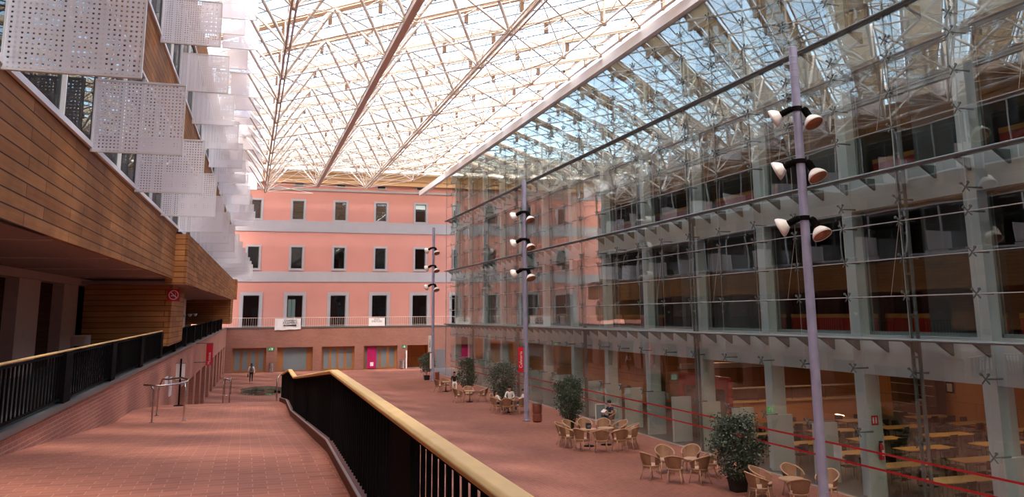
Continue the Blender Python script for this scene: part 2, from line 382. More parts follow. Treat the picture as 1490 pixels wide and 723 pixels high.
# ------------------------------------------------------------------ brick wall under the left terrace, with its arcade
mb = MB(LB).box(-4.15, -3.65, -14, 43.1, -0.5, 3.9)
mb.box(-4.15, -3.65, 43.1, 97, 2.08, 3.9)
for k in range(11):
    e = 44.4 + 4.95*k
    mb.box(-5.3, -3.65, e - 1.45, e, -0.6, 2.08)
struct('wall_left', mb, M['brick_yz'], 'long brick wall with square arcade openings under the terrace')
struct('wall_left.001', MB(LB).box(-7.6, -7.3, 30, 97, -0.5, 3.6), M['brownwall'], 'dark wall behind the arcade')
struct('floor.003', MB(LB).box(-7.3, -3.66, -14, 97, 3.66, 3.90), M['grey_floor'], 'terrace floor slab')
struct('trim_2', MB(LB).box(-3.78, -3.58, -14, 95, 3.86, 3.97), M['steel'], 'grey steel edge on top of the terrace wall')
# recessed storey above the terrace: dark timber wall and pale pillars
struct('wall_left.002', MB(LB).box(-7.2, -6.9, -14, 92, 3.9, 6.86), M['darkwood'], 'dark timber wall set back behind the terrace')
PILL = [9.3, 15.0, 20.8, 26.8, 32.4] + [38.2+5.7*k for k in range(9)]
for i, yy in enumerate(PILL[:13]):
    t = MB(LB).box(-6.9, -6.55, yy, yy+2.4, 3.9, 6.62).build('pillar', M['palecol'])
    tag(t, 'pale flat pillar of the recessed terrace wall, %s from the camera' % ORD[i], 'pillar', 'pale pillars behind the terrace')
struct('trim_3', MB(LB).box(-6.9, -6.45, -14, 92, 6.62, 6.86), M['palecol'], 'pale beam above the pillars')
# timber clad volumes
def timber(name, x0, x1, y0, y1, z0, z1, label):
    t = thing(name, label, 'timber cladding', LB(((x0+x1)/2, y0, z0)))
    mb = MB(LB); mb.box(x1-0.10, x1, y0, y1, z0, z1); mb.build('side_boarding', M['wood_yz'], t)
    MB(LB).box(x0, x1-0.10, y0, y0+0.1, z0, z1).build('end_boarding', M['wood_xz'], t)
    return t
t = timber('timber_clad_storey', -3.6, -3.3, -8, 34.4, 6.87, 8.73, 'long timber clad band jutting over the terrace at the left, nearest the camera')
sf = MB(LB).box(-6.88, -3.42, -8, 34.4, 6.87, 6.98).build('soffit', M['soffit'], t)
for k in range(-2, 4): MB(LB).box(-6.40, -3.42, 15.7+5.4*k, 15.76+5.4*k, 6.855, 6.872).build('soffit_joint', M['joint'], sf)
t = timber('timber_clad_storey', -3.6, -2.86, 34.45, 88.5, 6.67, 8.55, 'timber clad band beyond the nearest one, stepping out further over the hall')
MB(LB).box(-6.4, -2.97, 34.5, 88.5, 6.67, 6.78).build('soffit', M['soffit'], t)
timber('timber_clad_storey', -3.6, -2.70, 88.6, 92.5, 6.75, 8.70, 'short timber clad end piece at the far end of the left building')
t = timber('timber_clad_box', -6.5, -3.42, 35.6, 40.9, 4.40, 6.66, 'low timber box over the terrace railing with a no smoking sign')
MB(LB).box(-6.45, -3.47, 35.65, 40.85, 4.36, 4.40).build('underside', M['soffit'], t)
MB(LB).box(-6.5, -3.52, 40.8, 40.9, 4.40, 6.66).build('back_boarding', M['wood_xz'], t)
t = timber('timber_clad_box', -6.88, -3.0, 84.5, 91.0, 4.45, 6.66, 'timber box at the far end of the terrace under the overhang')
t = thing('wall_duct', 'pale boxed duct end beside the low timber box', 'duct', LB((-6.3, 34.3, 4.5)))
MB(LB).box(-6.75, -6.05, 34.2, 35.0, 4.48, 4.84).build('casing', M['joint'], t)
MB(LB).box(-6.70, -6.10, 34.17, 34.2, 4.52, 4.80).build('cover_plate', M['palecol'], t)

# upper storeys of the left building
mb = MB(LB)
for a, b in ((11.9, 13.7), (16.9, 18.75)):
    mb.box(-3.7, -3.3, -8, 91, a, b)
struct('wall_left.003', mb, M['wood_yz'], 'timber bands between the upper window rows of the left building')
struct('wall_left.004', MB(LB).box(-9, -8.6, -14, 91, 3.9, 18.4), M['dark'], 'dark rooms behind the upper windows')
mb = MB(LB)
for a in (8.6, 13.5): mb.box(-8.6, -3.7, -8, 91, a, a+0.12)
mb.box(-8.6, -3.35, -8, 91, 18.4, 18.6); mb.box(-8.6, -3.3, 90.8, 91, 6.9, 18.6)
struct('ceiling.002', mb, M['palecol'], 'floor slabs of the left building')
for r, (a, b) in enumerate(((8.73, 11.9), (13.7, 16.9))):
    wn = thing('window_%d' % (r+1), 'window row %s of the left building' % ORD[r], None, LB((-3.4, 10, a))); wn['kind'] = 'structure'
    MB(LB).box(-3.50, -3.24, -8, 91, a, a+0.10).build('sill', M['white'], wn)
    mb = MB(LB); k = -8.0; i = 0
    while k < 91:
        mb.box(-3.44, -3.30, k, k+0.07, a+0.1, b); k += 2.9
    mb.box(-3.44, -3.30, -8, 91, b-0.08, b); mb.build('mullions', M['white'], wn)
    MB(LB).box(-3.39, -3.37, -8, 91, a+0.1, b-0.08).build('panes', M['sideglass'], wn)
    mb = MB(LB); k = -8.0
    while k < 90:
        mb.box(-3.52, -3.50, k+0.12, k+2.1, a+0.15, b-0.1); k += 2.9
    mb.build('perforated_screens', M['perf_dark'], wn)

# perforated sunshade panels, one by one
rows = [(8.66, [1.0+i for i in range(15)], 'lowest row'), (13.50, [2.5+i for i in range(13)], 'second row from the bottom'),
        (17.95, [5.7+i for i in range(11)], 'third row from the bottom'), (18.15, [6.42+0.77*i for i in range(12)], 'top row')]
base_out = [1.65, 1.59, 1.36, 0.80]
for r, (zb, ns, rn) in enumerate(rows):
    for i, nv in enumerate(ns):
        out = base_out[r] - (max(0, nv-7)*0.055 if r < 2 else max(0, nv-9)*0.02)
        yy = 5.8*nv
        g = thing('sunshade_panel', 'white perforated sunshade panel, %s from the camera in the %s' % (ORD[i], rn), 'sunshade', LB((-3.3, yy, zb)), 0, 'perforated sunshade panels of the %s' % rn)
        x0, x1, z0, z1 = (-3.28 if r < 3 else -2.45), -out, zb, zb+1.42
        if r == 3: yy += 0.9 if any(abs(nv-q) < 0.16 for q in rows[2][1]) else 0
        MB(LB).box(x0+0.02, x1-0.02, yy, yy+0.012, z0+0.02, z1-0.02).build('perforated_sheet', M['perf'], g)
        fm = MB(LB); yb0, yb1 = yy-0.012, yy+0.05
        fm.box(x0, x1, yb0, yb1, z0, z0+0.035).box(x0, x1, yb0, yb1, z1-0.035, z1).box(x0, x0+0.03, yb0, yb1, z0+0.035, z1-0.035).box(x1-0.03, x1, yb0, yb1, z0+0.035, z1-0.035)
        fm.build('frame', M['white'], g)

# ------------------------------------------------------------------ terrace railing
t = thing('terrace_railing', 'black steel railing with slim wooden handrail along the raised terrace at the left', 'railing', LB((-3.68, 8, 3.97)))
MB(LB).tube([(-3.68, -6, 4.94), (-3.68, 35.5, 4.94)], 0.022, 8).build('handrail', M['handwood'], t)
MB(LB).box(-3.70, -3.66, -6, 84, 4.02, 4.06).box(-3.70, -3.66, -6, 35.5, 4.86, 4.90).box(-3.70, -3.66, 35.5, 41.0, 4.28, 4.32).box(-3.70, -3.66, 41.0, 84, 4.86, 4.90).build('rail_bars', M['steel_black'], t)
posts = [13.2+5.35*k for k in range(-1, 15)]
def lh(y): return 4.32 if 34.9 < y < 41.0 else 4.88
for yp in posts:
    if yp < 83: MB(LB).box(-3.76, -3.60, yp, yp+0.62, 3.97, lh(yp)+0.02).build('post', M['steel_black'], t)
ys = [y for y in [7.0+0.24*k for k in range(345)] if not any(p-0.05 < y < p+0.67 for p in posts) and y < 84]
for y in ys[:100]: MB(LB).box(-3.695, -3.665, y, y+0.035, 4.05, lh(y)).build('baluster', M['steel_black'], t)
mb = MB(LB)
for y in ys[100:]: mb.box(-3.695, -3.665, y, y+0.035, 4.05, lh(y))
o = mb.build('baluster', M['steel_black'], t); o['kind'] = 'stuff'

# ------------------------------------------------------------------ ramp railing (centre)
t = thing('ramp_railing', 'long black baluster railing with a broad wooden handrail descending beside the brick ramp', 'railing', (railx(13), 13.0, zr(13)))
ks = [-2.0, 12.7, 24.9, 28.8, 36.0]
top = {-2.0: 4.95, 12.7: 4.95, 24.9: 4.07, 28.8: 4.05, 36.0: 3.47}
def ztop(y):
    for a, b in zip(ks, ks[1:]):
        if y <= b: return top[a] + (top[b]-top[a])*(y-a)/(b-a)
    return top[36.0]
mb = MB(); rings = []
for y in ks:
    rings.append([(railx(y)+dx, y, ztop(y)+dz) for dx, dz in ((-0.065,-0.055),(0.065,-0.055),(0.075,-0.02),(0.05,0.0),(-0.05,0.0),(-0.075,-0.02))])
vs = [p for r in rings for p in r]
fs = [(i*6+k, i*6+(k+1) % 6, (i+1)*6+(k+1) % 6, (i+1)*6+k) for i in range(len(ks)-1) for k in range(6)] + [tuple(range(6)), tuple(range(len(vs)-1, len(vs)-7, -1))]
mb.add(vs, fs); mb.build('handrail', M['handwood'], t, bevel=0.008)
mb = MB(); mb2 = MB()
for a, b in zip(ks, ks[1:]):
    for (dz0, dz1, dx0, dx1, m_) in ((-0.06, 0.14, -0.09, 0.09, mb), (0.14, 0.155, -0.10, -0.07, mb2)):
        vs = [(railx(y)+dx, y, zr(y)+dz) for y in (a, b) for dx, dz in ((dx0,dz0),(dx1,dz0),(dx1,dz1),(dx0,dz1))]
        m_.add(vs, [(0,1,2,3),(7,6,5,4),(0,4,5,1),(1,5,6,2),(2,6,7,3),(3,7,4,0)])
mb.build('kerb', M['plinth'], t); mb2.build('kerb_edging', M['kerbtrim'], t)
mb = MB()
for a, b in zip(ks, ks[1:]):
    mb.bar((railx(a), a, ztop(a)-0.075), (railx(b), b, ztop(b)-0.075), 0.05, 0.03)
mb.build('top_bar', M['steel_black'], t)
plates = [(6.15, 7.05), (12.62, 12.78), (24.85, 24.95), (18.7, 18.82), (28.7, 28.82), (35.85, 36.0)]
for a, b in plates:
    MB().box(railx(a)-0.03, railx(a)+0.03, a, b, zr(b)+0.10, min(ztop(a), ztop(b))-0.06).build('post', M['steel_black'], t)
ys = [y for y in [2.6+0.20*k for k in range(170)] if y < 35.8 and not any(a-0.06 < y < b+0.02 for a, b in plates)]
def bal(mb, y): mb.box(railx(y)-0.012, railx(y)+0.012, y, y+0.048, zr(y)+0.12, ztop(y)-0.07)
for y in ys[:100]:
    mb = MB(); bal(mb, y); mb.build('baluster', M['steel_black'], t)
mb = MB()
for y in ys[100:]: bal(mb, y)
o = mb.build('baluster', M['steel_black'], t); o['kind'] = 'stuff'
# short return rail where the ramp ends
# ------------------------------------------------------------------ far wall
doors = [(-1.2, 2.2), (3.3, 6.95), (7.9, 11.35), (12.35, 16.0), (17.1, 19.6)]
YB, YP = 95.0, 97.5
mb = MB(); xs = [-6.0]
for a, b in doors: xs += [a, b]
xs.append(24.0)
for i in range(0, len(xs), 2): mb.box(xs[i], xs[i+1], YB, YB+0.9, 0, 2.5)
mb.box(-6, 24, YB, YB+0.9, 2.5, 4.5)
struct('wall_back', mb, M['brick_xz'], 'brick ground storey of the far wall')
struct('floor.004', MB().box(-6, 24, YB-0.06, YP, 4.5, 4.62), M['steel'], 'dark slab edge of the balcony on the far wall')
struct('ceiling.003', MB().box(-6, 24, YB+0.9, YP, 2.5, 2.6), M['orange_x'], 'lintel soffit of the far doors')
def pinkwall():
    cen = [0.45, 5.05, 9.7, 14.3, 18.9, 23.5, 28.0]
    op = []
    for c in cen:
        op.append((c-0.62, c+0.62, 16.35, 18.4)); op.append((c-0.6, c+0.6, 10.9, 13.25)); op.append((c-0.84, c+0.84, 4.6, 7.98)); op.append((c-0.45, c+0.45, 20.12, 20.38))
    xs = sorted(set([-9.0, 34.0] + [v for o in op for v in o[:2]])); zs = sorted(set([4.5, 20.6] + [v for o in op for v in o[2:]]))
    mb = MB()
    for i in range(len(xs)-1):
        for j in range(len(zs)-1):
            xm = (xs[i]+xs[i+1])/2; zm = (zs[j]+zs[j+1])/2
            if any(o[0] < xm < o[1] and o[2] < zm < o[3] for o in op): continue
            mb.box(xs[i], xs[i+1], YP, YP+0.6, zs[j], zs[j+1])
    struct('wall_back.001', mb, M['pink'], 'salmon pink rendered upper wall at the far end')
    return cen
cen = pinkwall()
struct('trim_5', MB().box(-9, 34, YP-0.07, YP, 14.95, 16.18), M['stone'], 'grey stone band under the top windows')
struct('trim_6', MB().box(-9, 34, YP-0.07, YP, 9.45, 10.56), M['stone'], 'grey stone band between the storeys')
struct('trim_7', MB().box(-9, 34, YP-0.12, YP, 19.62, 19.84), M['stone'], 'thin pale cornice')
struct('trim_8', MB().box(-9, 34, YP-0.35, YP, 20.45, 20.95).box(-9, 34, YP-0.5, YP, 20.95, 21.7), M['eave'], 'ochre eaves moulding')
struct('wall_back.002', MB().box(-9, 34, YP+3.0, YP+3.2, 0, 20.6), M['brownwall'], 'dim rooms behind the far windows')
mb = MB()
for zf in (4.3, 9.3, 14.7): mb.box(-9, 34, YP+0.6, YP+3.0, zf, zf+0.25)
struct('floor.005', mb, M['palecol'], 'floors behind the far windows')
wi = 4
for ci, c in enumerate(cen):
    for (hw, z0, z1, sw, sill) in ((0.62, 16.35, 18.4, 0.22, True), (0.6, 10.9, 13.25, 0.22, True), (0.84, 4.6, 7.98, 0.34, False), (0.45, 20.12, 20.38, 0.1, True)):
        nm = 'window_%d' % wi; wi += 1
        wn = thing(nm, None, None, (c, YP, z0)); wn['kind'] = 'structure'
        s = MB(); s.box(c-hw-sw, c-hw, YP-0.06, YP+0.1, z0, z1+sw).box(c+hw, c+hw+sw, YP-0.06, YP+0.1, z0, z1+sw).box(c-hw, c+hw, YP-0.06, YP+0.1, z1, z1+sw)
        if sill: s.box(c-hw-sw, c+hw+sw, YP-0.10, YP+0.1, z0-sw, z0)
        s.build('stone_surround', M['stone'], wn)
        if z1-z0 < 0.5:
            MB().box(c-hw, c+hw, YP+0.15, YP+0.2, z0, z1).build('vent_panel', M['dark'], wn); continue
        f = MB(); f.box(c-hw, c-hw+0.06, YP+0.2, YP+0.26, z0, z1).box(c+hw-0.06, c+hw, YP+0.2, YP+0.26, z0, z1).box(c-hw, c+hw, YP+0.2, YP+0.26, z1-0.06, z1).box(c-hw, c+hw, YP+0.2, YP+0.26, z0, z0+0.06)
        f.build('frame', M['steel'], wn)
        MB().box(c-hw+0.06, c+hw-0.06, YP+0.22, YP+0.235, z0+0.06, z1-0.06).build('pane', M['winglass'], wn)
        if z0 < 5 and ci in (0, 2, 3, 4):
            MB().box(c+0.1, c+hw-0.06, YP+0.4, YP+0.44, z0, z1-1.3).build('lower_panel', M['frosted'], wn)
# bright courtyard seen through one open door
# balcony railing on the brick storey
t = thing('balcony_railing', 'thin grey metal railing along the balcony of the far wall', 'railing', (9.5, YB, 4.62))
MB().tube([(-1.9, YB+0.02, 5.58), (18.9, YB+0.02, 5.58), (24, YB+0.02, 5.58)], 0.025, 6).build('handrail', M['joint'], t)
MB().box(-1.9, 24, YB, YB+0.03, 4.74, 4.77).build('bottom_bar', M['joint'], t)
for k in range(100):
    MB().box(-1.8+0.23*k, -1.78+0.23*k, YB+0.005, YB+0.03, 4.62, 5.57).build('baluster', M['joint'], t)
# doors in the brick storey
def door(i, a, b, leaves, col='doorglass', special=None):
    d = thing('door_%d' % i, None, None, ((a+b)/2, YB+0.5, 0)); d['kind'] = 'structure'
    fr = MB(); y0, y1 = YB+0.45, YB+0.57
    fr.box(a, a+0.12, y0, y1, 0, 2.5).box(b-0.12, b, y0, y1, 0, 2.5).box(a+0.12, b-0.12, y0, y1, 2.4, 2.5)
    fr.build('frame', M['doorwood'], d)
    W = (b-a-0.24)/leaves
    for k in range(leaves):
        x0 = a+0.12+k*W; x1 = x0+W
        s = MB(); st = 0.13
        s.box(x0, x0+st, y0+0.03, y1-0.03, 0.02, 2.4).box(x1-st, x1, y0+0.03, y1-0.03, 0.02, 2.4).box(x0+st, x1-st, y0+0.03, y1-0.03, 2.28, 2.4).box(x0+st, x1-st, y0+0.03, y1-0.03, 0.02, 0.22)
        lf = s.build('leaf', M['doorwood'], d)
        MB().box(x0+st, x1-st, y0+0.055, y1-0.055, 0.22, 2.28).build('pane', M['frosted'], lf)
    return d
door(1, *doors[0], 4); 
d = thing('door_2', None, None, (5.1, YB+0.5, 0)); d['kind'] = 'structure'
MB().box(3.3, 3.95, YB+0.45, YB+0.55, 0, 2.5).box(6.35, 6.95, YB+0.45, YB+0.55, 0, 2.5).box(3.95, 6.35, YB+0.45, YB+0.55, 0, 0.12).build('frame', M['doorwood'], d)
MB().box(3.95, 6.35, YB+0.48, YB+0.52, 0.12, 2.5).build('pane', M['frosted'], d)
door(3, *doors[2], 4); door(4, *doors[3], 4)
t = MB().box(12.75, 13.75, YB+0.30, YB+0.34, 0.12, 2.42).build('poster_board', M['magenta']); tag(t, 'tall magenta poster board in front of the fourth far door', 'poster')
mp = MB().box(13.1, 13.45, YB+0.285, YB+0.30, 0.35, 0.75).build('printed_mark', M['signwhite'], t)
struct('door_5', MB().box(17.1, 19.6, YB+2.3, YB+2.4, 0, 2.5).box(17.1, 17.2, YB+0.9, YB+2.3, 0, 2.5).box(19.5, 19.6, YB+0.9, YB+2.3, 0, 2.5), M['orange_x'], 'timber lined entrance niche at the right of the far wall')
struct('door_6', MB().box(20.25, 21.3, YB-0.08, YB-0.02, 0, 2.0), M['greydoor'], 'grey metal double door beside the glass wall')

struct('ceiling.008', MB().box(-10, 34, -16, -3.0, 19.9, 20.2), M['soffit'], 'unseen solid roof added to dim the near end of the hall')  # out of view, added to keep light off the near end
struct('wall_front', MB().box(-10, 34, -16, -15.7, -0.3, 20), M['pink'], 'wall behind the camera')

t = thing('window_90', None, None, (4.9, YP+2.9, 6.6)); t['kind'] = 'structure'
MB().box(4.45, 5.25, YP+2.95, YP+2.98, 5.3, 7.6).build('pane', emit('daylight_pane', (0.85, 0.95, 0.80), 1.1), t)
MB().box(4.40, 4.45, YP+2.9, YP+2.99, 5.2, 7.7).box(5.25, 5.30, YP+2.9, YP+2.99, 5.2, 7.7).box(4.45, 5.25, YP+2.9, YP+2.99, 5.2, 5.3).box(4.45, 5.25, YP+2.9, YP+2.99, 7.6, 7.7).box(4.83, 4.87, YP+2.9, YP+2.99, 5.3, 7.6).build('frame', M['steel'], t)

for i, yy in enumerate([38.2+5.7*k for k in range(8)]):
    t = thing('wall_uplight', 'small silver wall lamp on the pale pillars under the far overhang, %s from the camera' % ORD[i], 'wall light', LB((-6.4, yy+2.3, 5.1)), 0, 'wall lamps under the overhang')
    a = LB((-6.54, yy+2.3, 5.15)); b = LB((-5.75, yy+2.3, 5.3))
    MB().tube([a, b], 0.03, 8).build('arm', M['inox'], t)
    MB().lathe([(0.0, -0.10), (0.10, -0.08), (0.17, 0.08), (0.17, 0.12), (0.0, 0.10)], 14, b).build('lamp_head', M['lampwhite'], t, smooth=True)
# ------------------------------------------------------------------ concrete building behind the glass, right
SP = [(3.75, 4.98, 0), (8.95, 10.08, 1), (13.75, 14.98, 2), (18.55, 19.6, 3)]
for a, b, i in SP:
    struct('wall_right' + ('' if i == 0 else '.%03d' % i), MB().box(19.0, 19.5, -2, 82, a, b), M['concblock'], 'concrete band above the %s storey on the right' % ('ground', 'first', 'second', 'top')[i])
CE = [18.85 + 5.13*k for k in range(-3, 13)]
for k, e in enumerate(CE):
    o = MB().box(18.97, 19.52, e-0.48, e, 0, 19.6).build('concrete_pillar', M['conc'])
    if k >= 1: tag(o, 'tall grey concrete pillar behind the glass wall, %s from the right edge' % ORD[k-1], 'pillar', 'concrete pillars behind the glass wall')
    else: tag(o, 'tall grey concrete pillar outside the right edge', 'pillar', 'concrete pillars behind the glass wall')
mb = MB()
for a in (4.45, 9.55, 14.45): mb.box(19.5, 31, -2, 82, a, a+0.35)
struct('floor.006', mb, M['ceil_dark'], 'storey floors of the right building')
struct('ceiling.004', MB().box(18.6, 40, -14, 82, 19.6, 19.85), M['conc'], 'flat roof of the right building')
struct('wall_right.004', MB().box(28.5, 28.7, -2, 82, 4.8, 19.6), M['brownwall'], 'brown back wall of the upper storeys')
struct('wall_right.005', MB().box(34.5, 34.7, -2, 82, 0, 4.45), M['orange'], 'orange timber back wall of the cafeteria')
struct('wall_right.006', MB().box(19.9, 34.7, 81.8, 82.0, 0, 19.6), M['brownwall'], 'end wall of the right building')
struct('ceiling.005', MB().box(31, 34.7, -2, 82, 4.3, 4.45), M['ceil_dark'], 'cafeteria ceiling')
struct('wall_right.007', MB().box(26.5, 34.5, 52.0, 52.2, 0, 4.3), M['orange_x'], 'orange timber cross wall in the cafeteria')
struct('wall_right.008', MB().box(20.8, 21.0, 43.5, 80, 1.0, 3.9), M['orange'], 'orange timber partition behind the far fins')
for k in range(0, 15, 3):      # cross walls in the upper storeys
    e = CE[k]
    struct('wall_right.%03d' % (20+k), MB().box(21.6, 28.5, e-0.5, e-0.3, 4.8, 19.6), M['brownwall'], 'brown partition wall inside the upper storeys')
frost = {(1, 2): 1.0, (2, 1): 0.9, (2, 4): 1.0, (1, 4): 0.0, (3, 2): 1.0}
bays = list(zip(CE, CE[1:]))
wi = 60
for fl, (z0, z1) in ((1, (4.98, 8.95)), (2, (10.08, 13.75)), (3, (14.98, 18.55))):
    for k, (e0, e1) in enumerate(bays):
        a, b = e0, e1-0.48
        if b < 10: continue
        wn = thing('window_%d' % wi, None, None, (19.4, (a+b)/2, z0)); wn['kind'] = 'structure'; wi += 1
        fr = MB(); fr.box(19.32, 19.40, a, b, z0, z0+0.11).box(19.32, 19.40, a, a+0.07, z0, z1).box(19.32, 19.40, b-0.07, b, z0, z1).box(19.32, 19.40, a, b, z1-0.07, z1)
        fr.build('frame', M['ledge'], wn)
        MB().box(19.35, 19.365, a+0.07, b-0.07, z0+0.11, z1-0.07).build('pane', M['roofglass'], wn)
        md = (k + 2*fl) % 7
        if md in (1, 4) or (fl, k) in ((1, 3), (2, 3), (1, 5)):       # translucent grey-blue screens stand behind some panes
            y1 = b-0.1 if (fl, k) in ((1, 5), (2, 5)) else a + (b-a)*0.5
            MB().box(19.60, 19.64, a+0.1, y1, z0+0.05, z1-0.1).build('screen', M['frosted'], wn)
        if md not in (1,):
            MB().box(20.0, 20.08, a, b, z0-0.1, z0+0.52).build('red_parapet', M['red'], wn)
            MB().box(19.98, 20.1, a, b, z0+0.52, z0+0.66).build('parapet_rail', M['orange'], wn)
# ------------------------------------------------------------------ glass curtain wall
J0 = 18.2; JW = 2.565
joints = [J0 + JW*j for j in range(-4, 25)]
cw = thing('glass_curtain_wall', 'tall frameless glass curtain wall held by steel masts in front of the concrete storeys', 'glass wall', (G, 45, 0))
lev = [(0.03, 4.84), (4.93, 9.88), (9.97, 14.76), (14.85, 19.12)]
rnd = random.Random(3)
cnt = 0; rest = MB()
for li, (z0, z1) in enumerate(lev):
    for j in range(len(joints)-1):
        y0, y1 = joints[j]+0.012, joints[j+1]-0.012
        # the sheets of a real wall are never quite in one plane
        t1, t2 = rnd.uniform(-1, 1)*0.006, rnd.uniform(-1, 1)*0.005
        subs = 4 if li else 2
        mb = MB(); h = (z1-z0)/subs
        for s in range(subs):
            t1 = rnd.uniform(-1, 1)*0.0035; t2 = rnd.uniform(-1, 1)*0.0035
            a, b = z0+h*s+0.008, z0+h*(s+1)-0.008
            dx = [t1*yy*1.28+t2*zz*h/2 for (yy, zz) in ((-1,-1),(1,-1),(1,1),(-1,1))]
            P4 = [(y0,a),(y1,a),(y1,b),(y0,b)]
            vs = [(G-0.008+d, y, z) for d, (y, z) in zip(dx, P4)] + [(G+0.008+d, y, z) for d, (y, z) in zip(dx, P4)]
            mb.add(vs, [(0,3,2,1),(4,5,6,7),(0,1,5,4),(1,2,6,5),(2,3,7,6),(3,0,4,7)])
        if cnt < 100: mb.build('glass_pane', M['glass'], cw)
        else: rest.v += []; o_ = len(rest.v); rest.v += mb.v; rest.f += [tuple(i+o_ for i in f) for f in mb.f]; rest.m += mb.m
        cnt += 1
if rest.v:
    o = rest.build('glass_pane', M['glass'], cw); o['kind'] = 'stuff'
for z in (4.885, 9.925, 14.805):
    lg = MB().box(18.34, 18.58, joints[0], 82, z-0.05, z+0.04).tube([(18.30, joints[0], z), (18.30, 82, z)], 0.035, 8).build('ledge', M['ledge'], cw)
    y = joints[0]+0.3
    for _ in range(58):
        MB().prism([(18.45, z-0.05), (18.99, z-0.05), (18.99, z-0.42)], y-0.05, y+0.05, 'y').build('bracket', M['steel'], lg); y += JW/2
masts = [J0+JW*j for j in (1, 6, 11, 16, 21)]
for y in masts:
    mt = MB()
    for dy in (-0.13, 0.13): mt.tube([(18.62, y+dy, 0), (18.62, y+dy, 19.2)], 0.055, 8)
    z = 0.8
    while z < 19: mt.box(18.57, 18.67, y-0.13, y+0.13, z-0.03, z+0.03); z += 1.2
    mt.build('mast', M['steel'], cw)
zrods = []
for z0 in (4.93, 9.97, 14.85): zrods += [z0+1.22, z0+2.32, z0+3.42]
zsp = sorted(zrods + [3.95, 9.0, 13.95, 2.0])
for z in zrods: MB().tube([(18.44, joints[0], z), (18.44, 82, z)], 0.012, 5).build('tension_rod', M['cable'], cw)
mb = MB()
for j, y in enumerate(joints):
    mb.tube([(18.46, y, 4.9), (18.46, y, 19.1)], 0.007, 4)
mb.build('tension_cable', M['cable'], cw)
mb = MB()
for li, (z0, z1) in enumerate(lev[1:]):
    for j in range(len(joints)-1):
        if j % 2: mb.tube([(18.44, joints[j], z0+3.42), (18.30, joints[j]+0.45, z0+1.22)], 0.008, 4)
mb.build('diagonal_stay', M['cable'], cw)
cnt = 0; rest = MB()
for j, y in enumerate(joints[1:]):
    if y > 81: continue
    for z in zsp:
        s = MB() if cnt < 100 else rest
        for a in (1, -1):
            s.bar((18.44, y-0.12, z-0.12*a), (18.44, y+0.12, z+0.12*a), 0.025, 0.03)
        s.tube([(18.44, y, z), (19.0, y, z)], [0.015, 0.03], 6)
        s.lathe([(0.0, -0.02), (0.04, -0.02), (0.04, 0.02), (0.0, 0.02)], 8, (18.42, y-0.12, z+0.12), rotmat(0, PI/2))
        s.lathe([(0.0, -0.02), (0.04, -0.02), (0.04, 0.02), (0.0, 0.02)], 8, (18.42, y+0.12, z+0.12), rotmat(0, PI/2))
        if cnt < 100: s.build('spider_fitting', M['steel'], cw)
        cnt += 1
o = rest.build('spider_fitting', M['steel'], cw); o['kind'] = 'stuff'
for z in (1.50, 1.02): MB().box(18.474, 18.482, joints[0], 80, z-0.03, z+0.03).build('red_safety_strip', M['redtape'], cw)
MB().box(18.30, 18.62, -14, 95.5, 19.15, 19.7).build('top_beam', M['whitebeam'], cw)
mb = MB()
for x in (18.5, 21.0, 23.5, 26.0, 28.5): mb.box(x-0.02, x+0.02, 81.98, 82.06, 0, 19.15)
mb.build('corner_post', M['ledge'], cw)
# low concrete fins on the ground floor
fy = [23.385 + 2.565*j for j in range(-2, 22)]
i = 0
for y in fy:
    if 20.5 < y < 21.5: continue
    o = MB().box(18.70, 18.96 if abs(y-23.385) < 0.1 else 19.62, y-0.085, y+0.085, 0, 1.97).build('concrete_fin', M['conc'], bevel=0.01)
    tag(o, 'head high grey concrete fin behind the glass wall, %s from the right' % (ORD[i] if i < 22 else 'last'), 'concrete fin', 'low concrete fins along the ground floor'); i += 1
    o['label'] = o['label'].replace('waist high', 'head high')

